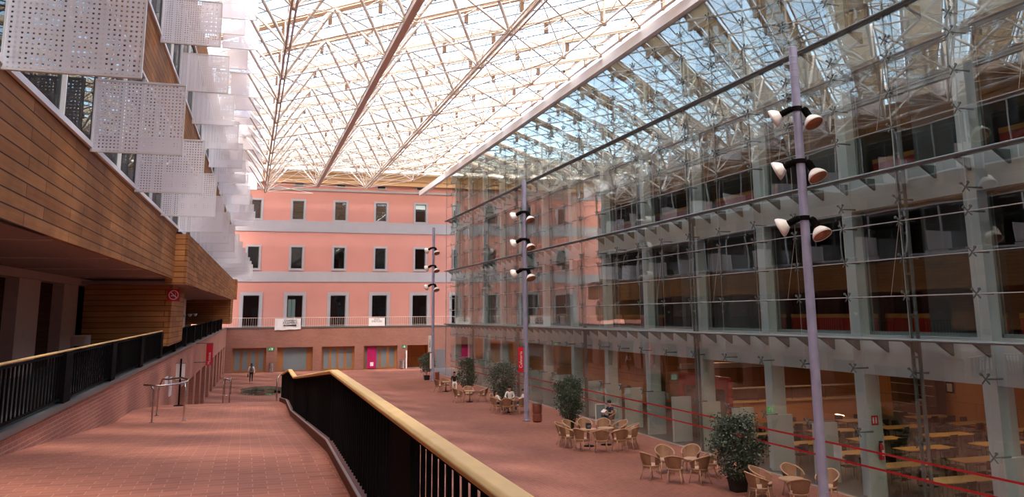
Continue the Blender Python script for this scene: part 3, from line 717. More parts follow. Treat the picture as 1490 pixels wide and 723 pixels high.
# ------------------------------------------------------------------ roof
ZB = 16.9; ZT = 19.75; DX = 2.13; DY = 2.45
XL, XR = -8.0, 18.15; Y0, Y1 = -13.0, 83.5
def gx(i): return 3.30 + DX*i
def gy(i, j): return 37.0 + DY*j - 0.07*(18.2-gx(i))
rf = thing('roof_space_frame', 'cream steel space frame truss carrying the glass roof over the whole hall', 'roof truss', (8, 45, ZB))
def tubes(name, mat, lst, parent=rf):
    mb = MB()
    for a, b, r, n in lst: mb.tube([a, b], r, n, caps=False)
    return mb.build(name, mat, parent, smooth=True)
js = [j for j in range(-20, 20)]
for i in (-1, 1, 3, 5):
    x = gx(i); jj = [j for j in js if j % 2 == 0 and gy(i, j) < 80]
    ya, yb = gy(i, jj[0]), gy(i, jj[-1])
    mb = MB()
    if i == 1: mb.bar((x, ya, ZB), (x, yb, ZB), 0.22, 0.26); mb.box(x-0.14, x+0.14, ya, yb, ZB-0.16, ZB-0.135).box(x-0.14, x+0.14, ya, yb, ZB+0.135, ZB+0.16)
    elif i == 3:
        for dx, dz in ((-0.12, 0.1), (0.12, 0.1), (-0.12, -0.1), (0.12, -0.1)): mb.tube([(x+dx, ya, ZB+dz), (x+dx, yb, ZB+dz)], 0.04, 6)
    elif i == -1:
        for dx in (-0.09, 0.09): mb.tube([(x+dx, ya, ZB), (x+dx, yb, ZB)], 0.05, 6)
    else: mb.tube([(x, ya, ZB+0.9), (x, yb, ZB+0.9)], 0.035, 6)
    mb.build('bottom_chord', M['cream'], rf)
    zb = ZB if i < 5 else ZB+0.9
    for j in jj:
        y = gy(i, j); mb = MB()
        for a in (-1, 1):
            for b in (-1, 1):
                mb.tube([(x, y, zb), (gx(i+a), gy(i+a, j+b), ZT)], 0.07 if i < 5 else 0.028, 6, caps=False)
        mb.tube([(x, y, zb), (x, y, ZT)], 0.025 if i < 5 else 0.06, 5, caps=False)
        for b in (-2, 2):
            mb.tube([(x, y, zb), (x, gy(i, j+b), ZT)], 0.02, 4, caps=False)
            if -1 <= i+b <= 7: mb.tube([(x, y, zb), (gx(i+b), gy(i+b, j), ZT)], 0.02, 4, caps=False)
        mb.ell((x, y, zb), (0.13, 0.13, 0.13), 8, 6)
        mb.build('strut_cluster', M['cream'], rf, smooth=True)
lst = []
for i in (-1, 1, 3):
    for j in js:
        if j % 2 or gy(i, j) > 80: continue
        z2 = ZB if i < 3 else ZB+0.9
        if j > -20: lst.append(((gx(i), gy(i, j), ZB), (gx(i+2), gy(i+2, j-2), z2), 0.032, 5))
        lst.append(((gx(i), gy(i, j), ZB), (gx(i+2), gy(i+2, j), z2), 0.02, 4))
        if gy(i, j+2) < 80: lst.append(((gx(i), gy(i, j), ZB), (gx(i+2), gy(i+2, j+2), z2), 0.02, 4))
tubes('bottom_ties', M['cream'], lst)
ceil = thing('ceiling.006', 'glass roof in diagonal saw tooth strips with cream sun blinds', None, (8, 45, ZT)); ceil['kind'] = 'structure'
SL = DY/DX - 0.07                      # the strips run at this slope across the hall
def ly(q, x): return q + (18.2-x)*SL
def span(q):
    xa = max(XL, 18.2-(Y1-q)/SL); xb = min(XR, 18.2-(Y0-q)/SL)
    return xa, xb
def strip(mb, q0, z0, q1, z1, th=0.02):
    xa, xb = span(max(q0, q1))[0], span(min(q0, q1))[1]
    if xb-xa < 0.3: return
    vs = []
    for dz in (0, th): vs += [(xa, ly(q0, xa), z0+dz), (xb, ly(q0, xb), z0+dz), (xb, ly(q1, xb), z1+dz), (xa, ly(q1, xa), z1+dz)]
    mb.add(vs, [(0,3,2,1),(4,5,6,7),(0,1,5,4),(1,2,6,5),(2,3,7,6),(3,0,4,7)])
qlist = [37.0 + 2*DY*k for k in range(-16, 10)]
for q in qlist:
    mb = MB(); strip(mb, q+0.20, ZT+0.14, q+2.55, ZT+0.98, 0.03)
    if mb.v: mb.build('sun_blind', M['blind'], ceil)
    mb = MB(); strip(mb, q+2.95, ZT+1.02, q+4.80, ZT+0.22, 0.02)
    if mb.v: mb.build('roof_pane', M['roofglass'], ceil)
    xa, xb = span(q)
    if xb-xa > 0.5:
        mb = MB()
        for dq in (-0.16, 0.16): mb.tube([(xa, ly(q+dq, xa), ZT), (xb, ly(q+dq, xb), ZT)], 0.045, 6)
        mb.build('top_chord', M['tanpipe'], rf)
        xa, xb = span(q+2.7)
        if xb-xa > 0.5:
            mb = MB(); mb.bar((xa, ly(q+2.72, xa), ZT+0.80), (xb, ly(q+2.72, xb), ZT+0.84), 0.16, 0.28); mb.build('purlin_beam', M['beam'], rf)
        mb = MB()
        for dq in (3.5, 4.15):
            xa, xb = span(q+dq)
            if xb-xa > 0.5: mb.bar((xa, ly(q+dq, xa), ZT+1.02-(dq-2.95)*0.432-0.05), (xb, ly(q+dq, xb), ZT+1.02-(dq-2.95)*0.432-0.05), 0.045, 0.05)
        if mb.v: mb.build('glazing_bar', M['steel'], rf)
lst = []; mb = MB(); mc = MB()
for i in range(-5, 8):
    for j in range(-20, 22):
        if (i+j) % 2 == 0: continue
        x, y = gx(i), gy(i, j)
        if y > Y1-1 or x < XL: continue
        if i < 7: lst.append(((x, y, ZT), (gx(i+1), gy(i+1, j+1), ZT), 0.045, 5))
        k = 0.9
        mb.bar((x, y+0.2, ZT), (x+0.05, y+2.55, ZT+0.62), 0.12, 0.16)           # the arm that lifts the blind
        mc.box(x-0.09, x+0.09, y+2.35, y+2.55, ZT+0.05, ZT+0.62)
tubes('top_cross_chord', M['tanpipe'], lst)
mb.build('blind_support', M['cream'], rf); mc.build('short_post', M['beam'], rf)
mc = MB(); me_ = MB()
for j in js:
    if j % 2: continue
    y = gy(7, j)
    if y > 82: continue
    mc.box(17.9, 18.25, y+0.1, y+0.5, ZT+0.35, ZT+0.75); me_.bar((18.1, y, ZT-0.05), (18.1, y+0.3, ZT+0.6), 0.22, 0.14)
mc.build('edge_bearing', M['beam'], rf); me_.build('edge_strut', M['cream'], rf)
MB().box(18.02, 18.10, Y0, Y1, ZT-0.02, ZT+0.08).box(17.90, 17.98, Y0, Y1, ZT+0.45, ZT+0.60).build('edge_purlin', M['beam'], rf)
MB().box(-8.1, -8.0, Y0, Y1, ZT-0.1, ZT+0.2).box(-8.0, 18.3, Y1, Y1+0.15, ZT-0.05, ZT+0.2).build('edge_beam', M['cream'], rf)
# unseen higher glazing before the far wall, with blinds added to dim it
mb = MB().box(-4, 34, Y1+0.1, 97.6, 22.0, 22.02).box(-4, 34, Y1+0.2, Y1+0.22, ZT+0.2, 22.0)
mb.build('unseen_end_cover', M['roofglass'], ceil)
mb = MB()
for k in range(7): mb.box(-4, 34, Y1+0.6+1.95*k, Y1+2.2+1.95*k, 21.7, 21.72)
mb.build('unseen_end_cover', M['blind'], ceil)
mc = MB()
for k in range(16): mc.box(-4+2.5*k, -3.9+2.5*k, Y1+0.2, 97.6, 21.8, 22.0)
mc.build('end_rafter', M['cream'], ceil)
# ------------------------------------------------------------------ lamp posts
def flood(parent, base, d, k):
    """one floodlight: black arm and gear case, white flared shade, copper reflector"""
    d = Vector(d).normalized(); b = Vector(base)
    rot = d.to_track_quat('Z', 'Y').to_matrix()
    c = MB().lathe([(0.0, 0.02), (0.075, 0.02), (0.085, 0.06), (0.085, 0.34), (0.10, 0.36), (0.10, 0.40), (0.0, 0.40)], 14, b, rot).build('gear_case', M['steel_black'], parent, smooth=False)
    s = MB()
    for i in range(5): s.lathe([(0.086, 0.08+0.05*i), (0.105, 0.08+0.05*i), (0.105, 0.10+0.05*i), (0.086, 0.10+0.05*i)], 14, b, rot)
    s.build('cooling_rib', M['steel_black'], c)
    MB().lathe([(0.09, 0.38), (0.13, 0.40), (0.20, 0.47), (0.27, 0.58), (0.285, 0.66), (0.275, 0.66), (0.26, 0.585), (0.19, 0.48), (0.12, 0.41)], 22, b, rot).build('shade', M['lampwhite'], c, smooth=True)
    MB().lathe([(0.0, 0.44), (0.10, 0.445), (0.18, 0.50), (0.25, 0.60), (0.265, 0.645)], 22, b, rot).build('reflector', M['copper'], c, smooth=True)
    MB().lathe([(0.0, 0.45), (0.04, 0.46), (0.045, 0.54), (0.0, 0.57)], 10, b, rot).build('bulb', M['lampwhite'], c, smooth=True)
def lamp_post(x, y, h, zs, label, sc=1.0):
    t = thing('lamp_post', label, 'lamp post', (x, y, 0), 0, 'tall painted lamp posts in the courtyard')
    pr = [(0.155, 0), (0.155, 0.05), (0.135, 0.08), (0.13, 4), (0.128, 8), (0.122, h-1.2)]
    for i in range(5): pr += [(0.122, h-1.15+0.2*i), (0.127, h-1.13+0.2*i), (0.127, h-1.11+0.2*i), (0.122, h-1.09+0.2*i)]
    pr += [(0.12, h-0.02), (0.10, h), (0.0, h)]
    MB().lathe(pr, 20, (x, y, 0)).build('pole', M['polepaint'], t, smooth=False)
    MB().lathe([(0.0, 0.0), (0.24, 0.0), (0.24, 0.03), (0.0, 0.03)], 20, (x, y, 0)).build('base_plate', M['steel'], t)
    for k, z in enumerate(zs):
        MB().lathe([(0.135, z+0.28), (0.15, z+0.28), (0.15, z+0.42), (0.135, z+0.42)], 18, (x, y, 0)).build('clamp', M['steel_black'], t)
        flood(t, (x+0.13, y-0.13, z+0.36), (0.12, -0.50, -0.80), 0)
        flood(t, (x-0.16, y-0.03, z+0.36), (-0.66, 0.66, -0.42), 1)
    MB().box(x-0.05, x+0.05, y-0.16, y-0.12, 0.5, 0.9).build('access_door', M['polepaint'], t)
    return t
lamp_post(15.25, 20.9, 13.5, [11.25, 9.68, 8.02], 'violet grey lamp post nearest the camera, beside the wicker chairs at the right')
p2 = lamp_post(14.9, 46.0, 13.3, [11.1, 9.55, 7.85], 'middle lamp post with the red banner in the courtyard')
lamp_post(16.05, 76.5, 13.6, [11.4, 9.8, 8.1], 'farthest lamp post with the white banners near the far wall')
# banners on the posts
def banner(x0, x1, y, z0, z1, mat, txt, size, ink, label, post=None):
    t = thing('banner', label, 'banner', ((x0+x1)/2, y, z0))
    MB().box(x0, x1, y-0.02, y+0.02, z0, z1).build('panel', mat, t)
    for zz in (z1, z0-0.05): MB().box(x0-0.02, x1+0.06, y-0.03, y+0.03, zz, zz+0.05).build('bracket', M['steel'], t)
    if txt: lettering(txt, size, ink, t, ((x0+x1)/2, y-0.025, z0+(z1-z0)*0.5), UPWARD)
    return t
banner(14.42, 14.72, 45.9, 2.58, 3.95, M['signred'], 'Cafeteria', 0.24, M['signwhite'], 'red banner with white upright lettering on the middle lamp post')
banner(15.62, 15.90, 76.4, 2.50, 3.95, M['signwhite'], 'Auditori', 0.2, M['ink'], 'upper white banner on the farthest lamp post')
banner(15.78, 15.92, 76.4, 1.05, 2.40, M['signwhite'], None, 0, None, 'lower narrow white banner on the farthest lamp post')
t = thing('banner', 'red banner with white upright lettering on the arcade wall at the left', 'banner', (-2.3, 52.0, 3.06))
MB().box(-2.05, -1.70, 51.98, 52.02, 3.05, 4.24).build('panel', M['signred'], t)
MB().box(-2.75, -1.70, 51.97, 52.03, 4.24, 4.28).box(-2.75, -2.05, 51.97, 52.03, 3.2, 3.24).build('bracket', M['steel'], t)
lettering('Museus', 0.22, M['signwhite'], t, (-1.87, 51.975, 3.42), UPWARD)
# banners on the balcony railing
t = thing('cloth_banner', 'large white cloth banner with black writing and an arrow on the balcony railing', 'banner', (4.25, 94.9, 4.3))
MB().add([(2.92, 94.93, 4.26), (5.62, 94.93, 4.36), (5.60, 94.90, 5.52), (2.94, 94.90, 5.48), (2.92, 94.95, 4.26), (5.62, 94.95, 4.36), (5.60, 94.94, 5.52), (2.94, 94.94, 5.48)], []) if False else None
mb = MB(); nx = 14
vs = []; fs = []
for i in range(nx+1):
    x = 2.93+2.68*i/nx; dy = 0.03*math.sin(i*1.3)
    for z in (4.28+0.09*i/nx+0.02*math.sin(i), 4.9, 5.5): vs.append((x, 94.9+dy*(1 if z < 5.4 else 0.2), z))
for i in range(nx):
    for j in range(2): fs.append((i*3+j, (i+1)*3+j, (i+1)*3+j+1, i*3+j+1))
mb.add(vs, fs); o = mb.build('cloth', M['signwhite'], t); sm = o.modifiers.new('thickness', 'SOLIDIFY'); sm.thickness = 0.01
lettering('EXAMENS', 0.30, M['ink'], t, (4.55, 94.84, 5.28), FACE_CAM)
lettering('EXAMENS', 0.34, M['ink'], t, (4.50, 94.84, 5.02), FACE_CAM)
ar = MB(); y0 = 94.845
ar.add([(3.75, y0, 4.76), (3.98, y0, 4.66), (3.98, y0, 4.72), (5.15, y0, 4.68), (5.15, y0, 4.86), (3.98, y0, 4.80), (3.98, y0, 4.86)] , [(0,1,2,3,4,5,6)])
ar.build('arrow', M['ink'], t)
t = thing('cloth_banner', 'smaller white cloth banner with dark writing on the balcony railing', 'banner', (13.65, 94.9, 4.6))
MB().box(12.8, 14.55, 94.90, 94.915, 4.62, 5.48).build('cloth', M['signwhite'], t)
lettering('SALES', 0.24, M['ink'], t, (13.67, 94.89, 5.34), FACE_CAM); lettering('D\'ESTUDI', 0.26, M['ink'], t, (13.67, 94.89, 5.10), FACE_CAM)
# ------------------------------------------------------------------ signs
t = thing('no_smoking_sign', 'small square red no smoking sign on the low timber box', 'sign', (-2.70, 35.5, 6.4))
t.location = (0, 0, 0); t.matrix_basis = Matrix()
cxs, czs, yy = -2.70, 6.57, 36.16 - 0.62
sx, sz = cxs, czs - 0.02
MB().box(sx-0.23, sx+0.23, yy, yy+0.02, sz-0.23, sz+0.23).build('plate', M['signred'], t)
mb = MB(); R_ = Matrix.Rotation(PI/2, 3, 'X')
mb.lathe([(0.15, 0.0), (0.18, 0.0), (0.18, 0.012), (0.15, 0.012)], 28, (sx, yy, sz), R_, ring=True)
mb.bar((sx-0.11, yy-0.006, sz+0.11), (sx+0.11, yy-0.006, sz-0.11), 0.012, 0.035)
mb.bar((sx-0.10, yy-0.004, sz-0.03), (sx+0.08, yy-0.004, sz-0.03), 0.010, 0.035)
mb.tube([(sx+0.06, yy-0.004, sz+0.01), (sx+0.08, yy-0.004, sz+0.05), (sx+0.05, yy-0.004, sz+0.09)], 0.008, 5)
mb.build('pictogram', M['signwhite'], t)
def exit_sign(x, y, z, w, h, label):
    t = thing('exit_sign', label, 'sign', (x, y, z))
    MB().box(x-w/2, x+w/2, y-0.05, y, z-h/2, z+h/2).build('plate', M['signgreen'], t)
    s = MB(); yy = y-0.056
    s.box(x+0.03*w, x+0.32*w, yy, yy+0.005, z-h*0.33, z+h*0.33)
    s.bar((x-0.12*w, yy, z+0.05*h), (x-0.22*w, yy, z-0.15*h), 0.01, 0.10*h).bar((x-0.12*w, yy, z+0.2*h), (x-0.34*w, yy, z+0.02*h), 0.01, 0.08*h)
    s.bar((x-0.22*w, yy, z-0.12*h), (x-0.1*w, yy, z-0.33*h), 0.01, 0.08*h).bar((x-0.2*w, yy, z-0.1*h), (x-0.36*w, yy, z-0.3*h), 0.01, 0.08*h)
    s.lathe([(0, 0), (0.08*h, 0), (0.08*h, 0.006), (0, 0.006)], 10, (x-0.10*w, yy, z+0.3*h), Matrix.Rotation(PI/2, 3, 'X'))
    s.build('running_figure', M['signwhite'], t)
exit_sign(2.66, 95.0, 2.35, 0.62, 0.34, 'green exit sign between the first and second far doors')
exit_sign(16.72, 95.0, 2.35, 0.42, 0.34, 'green exit sign on the brick beside the niche')
exit_sign(17.03-0.0, 94.9, 2.35, 0.0001+0.0, 0.0001, 'x') if False else None
exit_sign(18.74, 28.52, 2.16, 0.30, 0.24, 'green exit sign above a concrete fin behind the glass wall')
# fire extinguisher and its sign on the near pillar
t = thing('fire_extinguisher', 'red fire extinguisher hanging on the side of the near concrete pillar', 'fire extinguisher', (19.35, 23.42, 1.1))
MB().lathe([(0.0, 1.12), (0.075, 1.12), (0.08, 1.15), (0.08, 1.50), (0.06, 1.57), (0.03, 1.60), (0.03, 1.64), (0.0, 1.64)], 14, (19.35, 23.45, 0)).build('cylinder', M['signred'], t, smooth=True)
MB().box(19.30, 19.40, 23.41, 23.48, 1.64, 1.68).tube([(19.35, 23.45, 1.66), (19.26, 23.42, 1.62), (19.25, 23.40, 1.35)], 0.012, 6).build('valve_and_hose', M['ink'], t)
MB().box(19.31, 19.39, 23.362, 23.372, 1.25, 1.42).build('instruction_label', M['signwhite'], t)
MB().box(19.33, 19.37, 23.46, 23.53, 1.5, 1.56).build('wall_bracket', M['steel'], t)
t = thing('fire_equipment_sign', 'small red square sign above the fire extinguisher', 'sign', (19.3, 23.5, 2.2))
MB().box(19.10, 19.36, 23.495, 23.52, 2.16, 2.46).build('plate', M['signred'], t)
MB().box(19.15, 19.20, 23.488, 23.495, 2.22, 2.40).box(19.25, 19.30, 23.488, 23.495, 2.22, 2.40).build('pictogram', M['signwhite'], t)
for k, (x, y, z) in enumerate(((18.75, 43.55, 3.1), (18.75, 46.1, 2.5))):
    pass
# ------------------------------------------------------------------ rails on the ramp
def hoop(name, pts, legs, label, r=0.024):
    t = thing(name, label, 'handrail', (pts[0][0], pts[0][1], zr(pts[0][1])))
    MB().tube(pts, r, 10).build('rail', M['inox'], t, smooth=True)
    for l in legs:
        lp = MB().tube(l, r*0.9, 10).build('leg', M['inox'], t, smooth=True)
        e = l[-1]; MB().lathe([(0, 0), (0.06, 0), (0.06, 0.012), (0, 0.012)], 12, (e[0], e[1], zr(e[1]))).build('floor_plate', M['inox'], lp)
    return t
ya, yb_ = 24.2, 26.6
za, zb_ = zr(ya)+0.92, zr(yb_)+0.92
rail = [(-2.42, ya, za+0.02), (-2.05, ya-0.1, za-0.01), (-1.62, ya+0.1, za+0.01), (-1.42, ya+0.5, za+0.03), (-1.40, ya+0.9, za+0.06), (-1.60, ya+1.3, za+0.09), (-1.95, yb_-0.6, zb_+0.10), (-2.16, yb_-0.2, zb_+0.08), (-2.22, yb_, zb_-0.06)]
rl = [(-2.22, yb_, zb_-0.06), (-2.26, yb_, zb_-0.25), (-2.27, yb_, zr(yb_))]
hoop('handrail_hoop', rail, [[(-2.24, ya, za), (-2.17, ya, za-0.12), (-2.17, ya, zr(ya))], [(-1.46, ya+0.35, za+0.02), (-1.43, ya+0.3, za-0.1), (-1.43, ya+0.3, zr(ya+0.3))], rl], 'looped stainless steel handrail standing on the brick ramp at the left')
y4 = 39.0; z4 = 2.35
t = thing('handrail_hoop', 'narrow looped metal rail at the top of the stairs beyond the ramp', 'handrail', (-0.6, 37.0, zr(36.4)))
for dx, yy_ in ((0.0, 36.3), (0.24, 36.3)):
    x_ = -0.72+dx
    MB().tube([(x_, yy_, zr(36.2)), (x_, yy_, 3.22), (x_+0.02, yy_+0.12, 3.32), (x_+0.02, yy_+0.8, 3.3), (x_+0.02, yy_+1.6, 2.6)], 0.022, 8).build('rail', M['inox'], t, smooth=True)
MB().tube([(-0.72, 36.3, 2.72), (-0.60, 36.3, 2.66), (-0.48, 36.3, 2.72)], 0.018, 8).tube([(-0.72, 36.3, 3.26), (-0.6, 36.28, 3.30), (-0.48, 36.3, 3.26)], 0.035, 8).build('cross_bar', M['inox'], t, smooth=True)
t = thing('handrail_hoop', 'short metal rail end behind the far end of the ramp railing', 'handrail', (1.2, 36.6, zr(36.2)))
MB().tube([(1.32, 36.6, 1.9), (1.32, 36.6, 3.25), (1.40, 36.7, 3.36), (1.62, 36.9, 3.36)], 0.03, 8).build('rail', M['inox'], t, smooth=True)
MB().tube([(1.22, 36.6, 2.75), (1.45, 36.65, 2.72)], 0.05, 8).build('bracket', M['steel_black'], t, smooth=True)
# notice stand by the wall
ys_ = 33.0; xs_ = -2.12; zf = zr(ys_)
t = thing('notice_stand', 'dark metal stand holding a white notice board by the brick wall', 'sign stand', (xs_, ys_, zf))
MB().lathe([(0, 0), (0.17, 0), (0.17, 0.03), (0.03, 0.05), (0.0, 0.05)], 18, (xs_, ys_, zf)).build('foot', M['steel_black'], t)
MB().tube([(xs_, ys_, zf+0.04), (xs_, ys_, zf+1.62)], 0.03, 8).build('post', M['steel_black'], t)
MB().box(xs_-0.16, xs_+0.14, ys_+0.03, ys_+0.05, zf+0.88, zf+1.46).build('notice_board', M['signwhite'], t)
MB().tube([(xs_-0.18, ys_, zf+0.88), (xs_+0.17, ys_, zf+0.88)], 0.012, 6).tube([(xs_-0.18, ys_, zf+1.46), (xs_+0.17, ys_, zf+1.46)], 0.012, 6).build('board_clip', M['inox'], t)
t = thing('wall_notice', 'white paper notices fixed to the brick wall behind the stand', 'notice', LB((-3.6, 38, 2.6)))
for (a, z, hh) in ((37.2, 2.75, 0.34), (38.9, 2.2, 0.75)): MB(LB).box(-3.65, -3.60, a, a+0.75, z, z+hh).build('sheet', M['signwhite'], t)
# ------------------------------------------------------------------ glass rimmed light well in the far hall
t = thing('glass_balustrade', 'low oval rim of greenish glass standing on the brick floor beyond the ramp', 'glass rim', (1.45, 70.2, 0))
mb = MB(); mt = MB(); n = 28; pr = []
for k in range(n): pr.append((1.45+1.6*math.cos(2*PI*k/n), 70.0+2.6*math.sin(2*PI*k/n)))
for k in range(n):
    (xa, ya2), (xb, yb2) = pr[k], pr[(k+1) % n]
    mb.bar((xa, ya2, 0.13), (xb, yb2, 0.13), 0.02, 0.24); mt.bar((xa, ya2, 0.26), (xb, yb2, 0.26), 0.05, 0.03)
mb.build('glass_sheet', M['water'], t); mt.build('top_trim', M['inox'], t)
mb = MB(); mb.add([(x, y, 0.02) for x, y in pr], [tuple(range(n))]); mb.build('floor_glass', M['doorglass'], t)
# ------------------------------------------------------------------ bins
def bin_(x, y, r, h, mat, label):
    t = thing('litter_bin', label, 'bin', (x, y, 0))
    MB().lathe([(0, 0.04), (r*0.92, 0.04), (r, 0.08), (r, h*0.42), (r*0.9, h*0.44), (r*0.9, h*0.52), (r, h*0.54), (r, h*0.94), (r*0.95, h*0.97), (r*0.6, h*0.97), (r*0.55, h*0.8), (0, h*0.8)], 20, (x, y, 0)).build('drum', mat, t)
    MB().lathe([(r*0.93, h*0.97), (r*1.04, h*0.97), (r*1.04, h), (r*0.6, h)], 20, (x, y, 0)).build('rim', M['inox'], t)
    MB().lathe([(0, 0), (r*0.8, 0), (r*0.8, 0.04), (0, 0.04)], 16, (x, y, 0)).build('foot', M['steel_black'], t)
bin_(15.28, 45.3, 0.26, 0.95, M['bin_copper'], 'copper coloured litter bin at the foot of the middle lamp post')
bin_(2.72, 94.55, 0.24, 0.95, M['inox'], 'steel litter bin between the first two far doors')
bin_(16.45, 94.55, 0.24, 0.95, M['inox'], 'steel litter bin left of the timber niche at the far wall')
bin_(16.35, 75.9, 0.20, 0.8, M['bin_copper'], 'copper coloured litter bin at the foot of the farthest lamp post')
t = thing('leaning_board', 'thin white board standing against the brick beside the niche', 'board', (16.98, 94.8, 0))
MB().box(16.92, 17.06, 94.86, 94.98, 0, 1.95).build('panel', M['signwhite'], t)
MB().box(16.90, 16.92, 94.86, 94.98, 1.1, 1.6).build('edge_strip', M['ink'], t)

# ------------------------------------------------------------------ wicker furniture
def ring(a0, a1, n, f): return [f(a0+(a1-a0)*i/n) for i in range(n+1)]
def make_wicker():
    t = thing('wicker_armchair', None, 'chair')
    def rim(a):            # a=0 at the back (-x); height falls towards the arms
        k = min(1.0, abs(a)/2.15); z = 0.86 - 0.24*(k**1.4); r = 0.31 - 0.015*k
        back = 0.08*(1-k)
        return Vector((-math.cos(a)*r - back, math.sin(a)*r*1.02, z))
    def low(a):
        return Vector((-math.cos(a)*0.245, math.sin(a)*0.245, 0.42))
    def shell(a0, a1, zt=1.0, n=10):
        mb = MB(); vs = []; fs = []; m = 4
        for i in range(n+1):
            a = a0+(a1-a0)*i/n; p, q = low(a), rim(a)
            for j in range(m+1):
                s = j/m; v = p.lerp(q, s*zt); v.x -= 0.02*math.sin(PI*s)*math.cos(a); vs.append(v)
        inner = [Vector((v.x*0.95, v.y*0.95, v.z)) for v in vs]
        o = len(vs)
        for i in range(n):
            for j in range(m):
                a_, b_, c_, d_ = i*(m+1)+j, (i+1)*(m+1)+j, (i+1)*(m+1)+j+1, i*(m+1)+j+1
                fs += [(a_, b_, c_, d_), (d_+o, c_+o, b_+o, a_+o)]
        mb.add(vs+inner, fs); return mb
    shell(-0.95, 0.95).build('backrest', M['wicker'], t, smooth=True)
    for sgn in (-1, 1):
        shell(sgn*1.45, sgn*2.12, 0.98, 5).build('arm_panel', M['wicker'], t, smooth=True)
    pts = ring(-2.2, 2.2, 24, rim); MB().tube(pts, 0.022, 7).build('arm_rail', M['cane'], t, smooth=True)
    MB().lathe([(0.0, 0.415), (0.245, 0.415), (0.262, 0.43), (0.262, 0.455), (0.23, 0.475), (0.0, 0.47)], 20).build('seat', M['cushion'], t, smooth=True)
    ap = MB(); ap.lathe([(0.235, 0.36), (0.25, 0.36), (0.25, 0.415), (0.235, 0.415)], 20); ap.build('apron', M['wicker'], t)
    for sx in (-1, 1):
        for sy in (-1, 1):
            MB().tube([(sx*0.175, sy*0.175, 0.42), (sx*0.20, sy*0.20, 0.2), (sx*0.245+(-0.03 if sx < 0 else 0), sy*0.225, 0.0)], [0.018, 0.016, 0.014], 7).build('leg', M['cane'], t, smooth=True)
    MB().tube([(0.19, -0.19, 0.27), (0.0, -0.17, 0.3), (-0.2, -0.19, 0.27)], 0.009, 5).tube([(0.19, 0.19, 0.27), (0.0, 0.17, 0.3), (-0.2, 0.19, 0.27)], 0.009, 5).build('stretcher', M['cane'], t)
    return t
wick = make_wicker(); used = [False]
def place(proto, used, x, y, rz, label, group, cat=None, z=0, sc=1.0):
    o = proto if not used[0] else copy_tree(proto)
    used[0] = True
    o.matrix_basis = Matrix.Translation(Vector((x, y, z))) @ Matrix.Rotation(rz, 4, 'Z') @ Matrix.Scale(sc, 4)
    o['label'] = label; o['group'] = group
    if cat: o['category'] = cat
    return o
def wk(x, y, rz, label, group): return place(wick, used, x, y, rz, label, group, sc=1.1)
def table():
    t = thing('round_table', None, 'table')
    MB().lathe([(0, 0.70), (0.36, 0.70), (0.38, 0.71), (0.38, 0.73), (0.36, 0.74), (0, 0.74)], 24).build('tabletop', M['cane'], t)
    MB().lathe([(0.0, 0.02), (0.03, 0.05), (0.025, 0.68), (0.12, 0.70)], 12).build('leg', M['inox'], t, smooth=True)
    MB().lathe([(0, 0), (0.24, 0), (0.24, 0.02), (0.04, 0.05), (0, 0.05)], 20).build('foot', M['steel_black'], t)
    return t
tab = table(); tused = [False]
def tb(x, y, label): return place(tab, tused, x, y, 0, label, 'small round tables in the courtyard')
# the big ring
cxr, cyr = 15.05, 36.35; nr = 11
for k in range(nr):
    a = PI*1.02 - 2*PI*k/nr
    rx_, ry_ = 1.42, 1.75
    x = cxr + rx_*math.cos(a)*1.0; y = cyr + ry_*math.sin(a)
    wk(x, y, math.atan2(cyr-y, cxr-x)+random.uniform(-0.15, 0.15), 'wicker armchair in the large ring of chairs, %s clockwise from its leftmost' % (ORD[k]), 'armchairs in the large ring')
for dx, dy, w_ in ((-0.42, 0, 'left'), (0.45, 0.1, 'right')): tb(cxr+dx, cyr+dy, '%s one of two round tables inside the large ring of wicker chairs' % w_)
t = thing('napkin_box', 'black box standing on a table in the large ring', 'box', (cxr-0.42, cyr, 0.74))
MB().box(cxr-0.52, cxr-0.32, cyr-0.08, cyr+0.08, 0.74, 0.98).build('body', M['ink'], t, bevel=0.01)
MB().box(cxr-0.50, cxr-0.34, cyr-0.083, cyr-0.08, 0.80, 0.90).build('opening', M['steel'], t)
C_ = [(13.82, 28.55, 0.25, 'leftmost'), (14.28, 27.65, 0.95, 'front left'), (14.78, 29.35, -1.75, 'back left'), (15.05, 27.35, 1.9, 'front right'), (15.75, 29.2, -2.3, 'back right'), (15.95, 28.2, 2.9, 'rightmost')]
for x, y, rz, w_ in C_: wk(x, y, rz, '%s wicker armchair of the group between the large ring and the near tree' % w_, 'armchairs left of the near potted tree')
D_ = [(15.15, 23.9, -0.1, 'leftmost'), (15.65, 24.45, -1.0, 'second from left'), (16.75, 24.45, -1.65, 'third from left'), (17.15, 23.3, -2.6, 'rightmost'), (15.75, 22.75, 1.2, 'front')]
for x, y, rz, w_ in D_: wk(x, y, rz, '%s wicker armchair beside the near lamp post at the lower edge' % w_, 'armchairs by the near lamp post')
tb(16.1, 23.6, 'round table among the chairs beside the near lamp post')
far = [(14.2, 65.2, 0.4, 'wicker armchair at the far left end of the chairs, nearest the farthest lamp post'), (14.95, 66.2, -1.2, 'wicker armchair between the far left chair and the seated woman'),
       (13.75, 57.0, 0.1, 'leftmost wicker armchair in front of the narrow dark tree'), (14.65, 57.95, -1.6, 'second wicker armchair in front of the narrow dark tree'), (15.3, 56.75, 2.8, 'wicker armchair facing the one in front of the narrow dark tree'),
       (16.35, 56.5, 1.4, 'wicker armchair left of the bushy middle tree'), (16.75, 58.05, -2.0, 'wicker armchair right next to the bushy middle tree'),
       (14.75, 51.6, -1.2, 'empty wicker armchair at the back of the table with three people')]
for x, y, rz, lb in far: wk(x, y, rz, lb, 'armchairs in the far part of the courtyard')
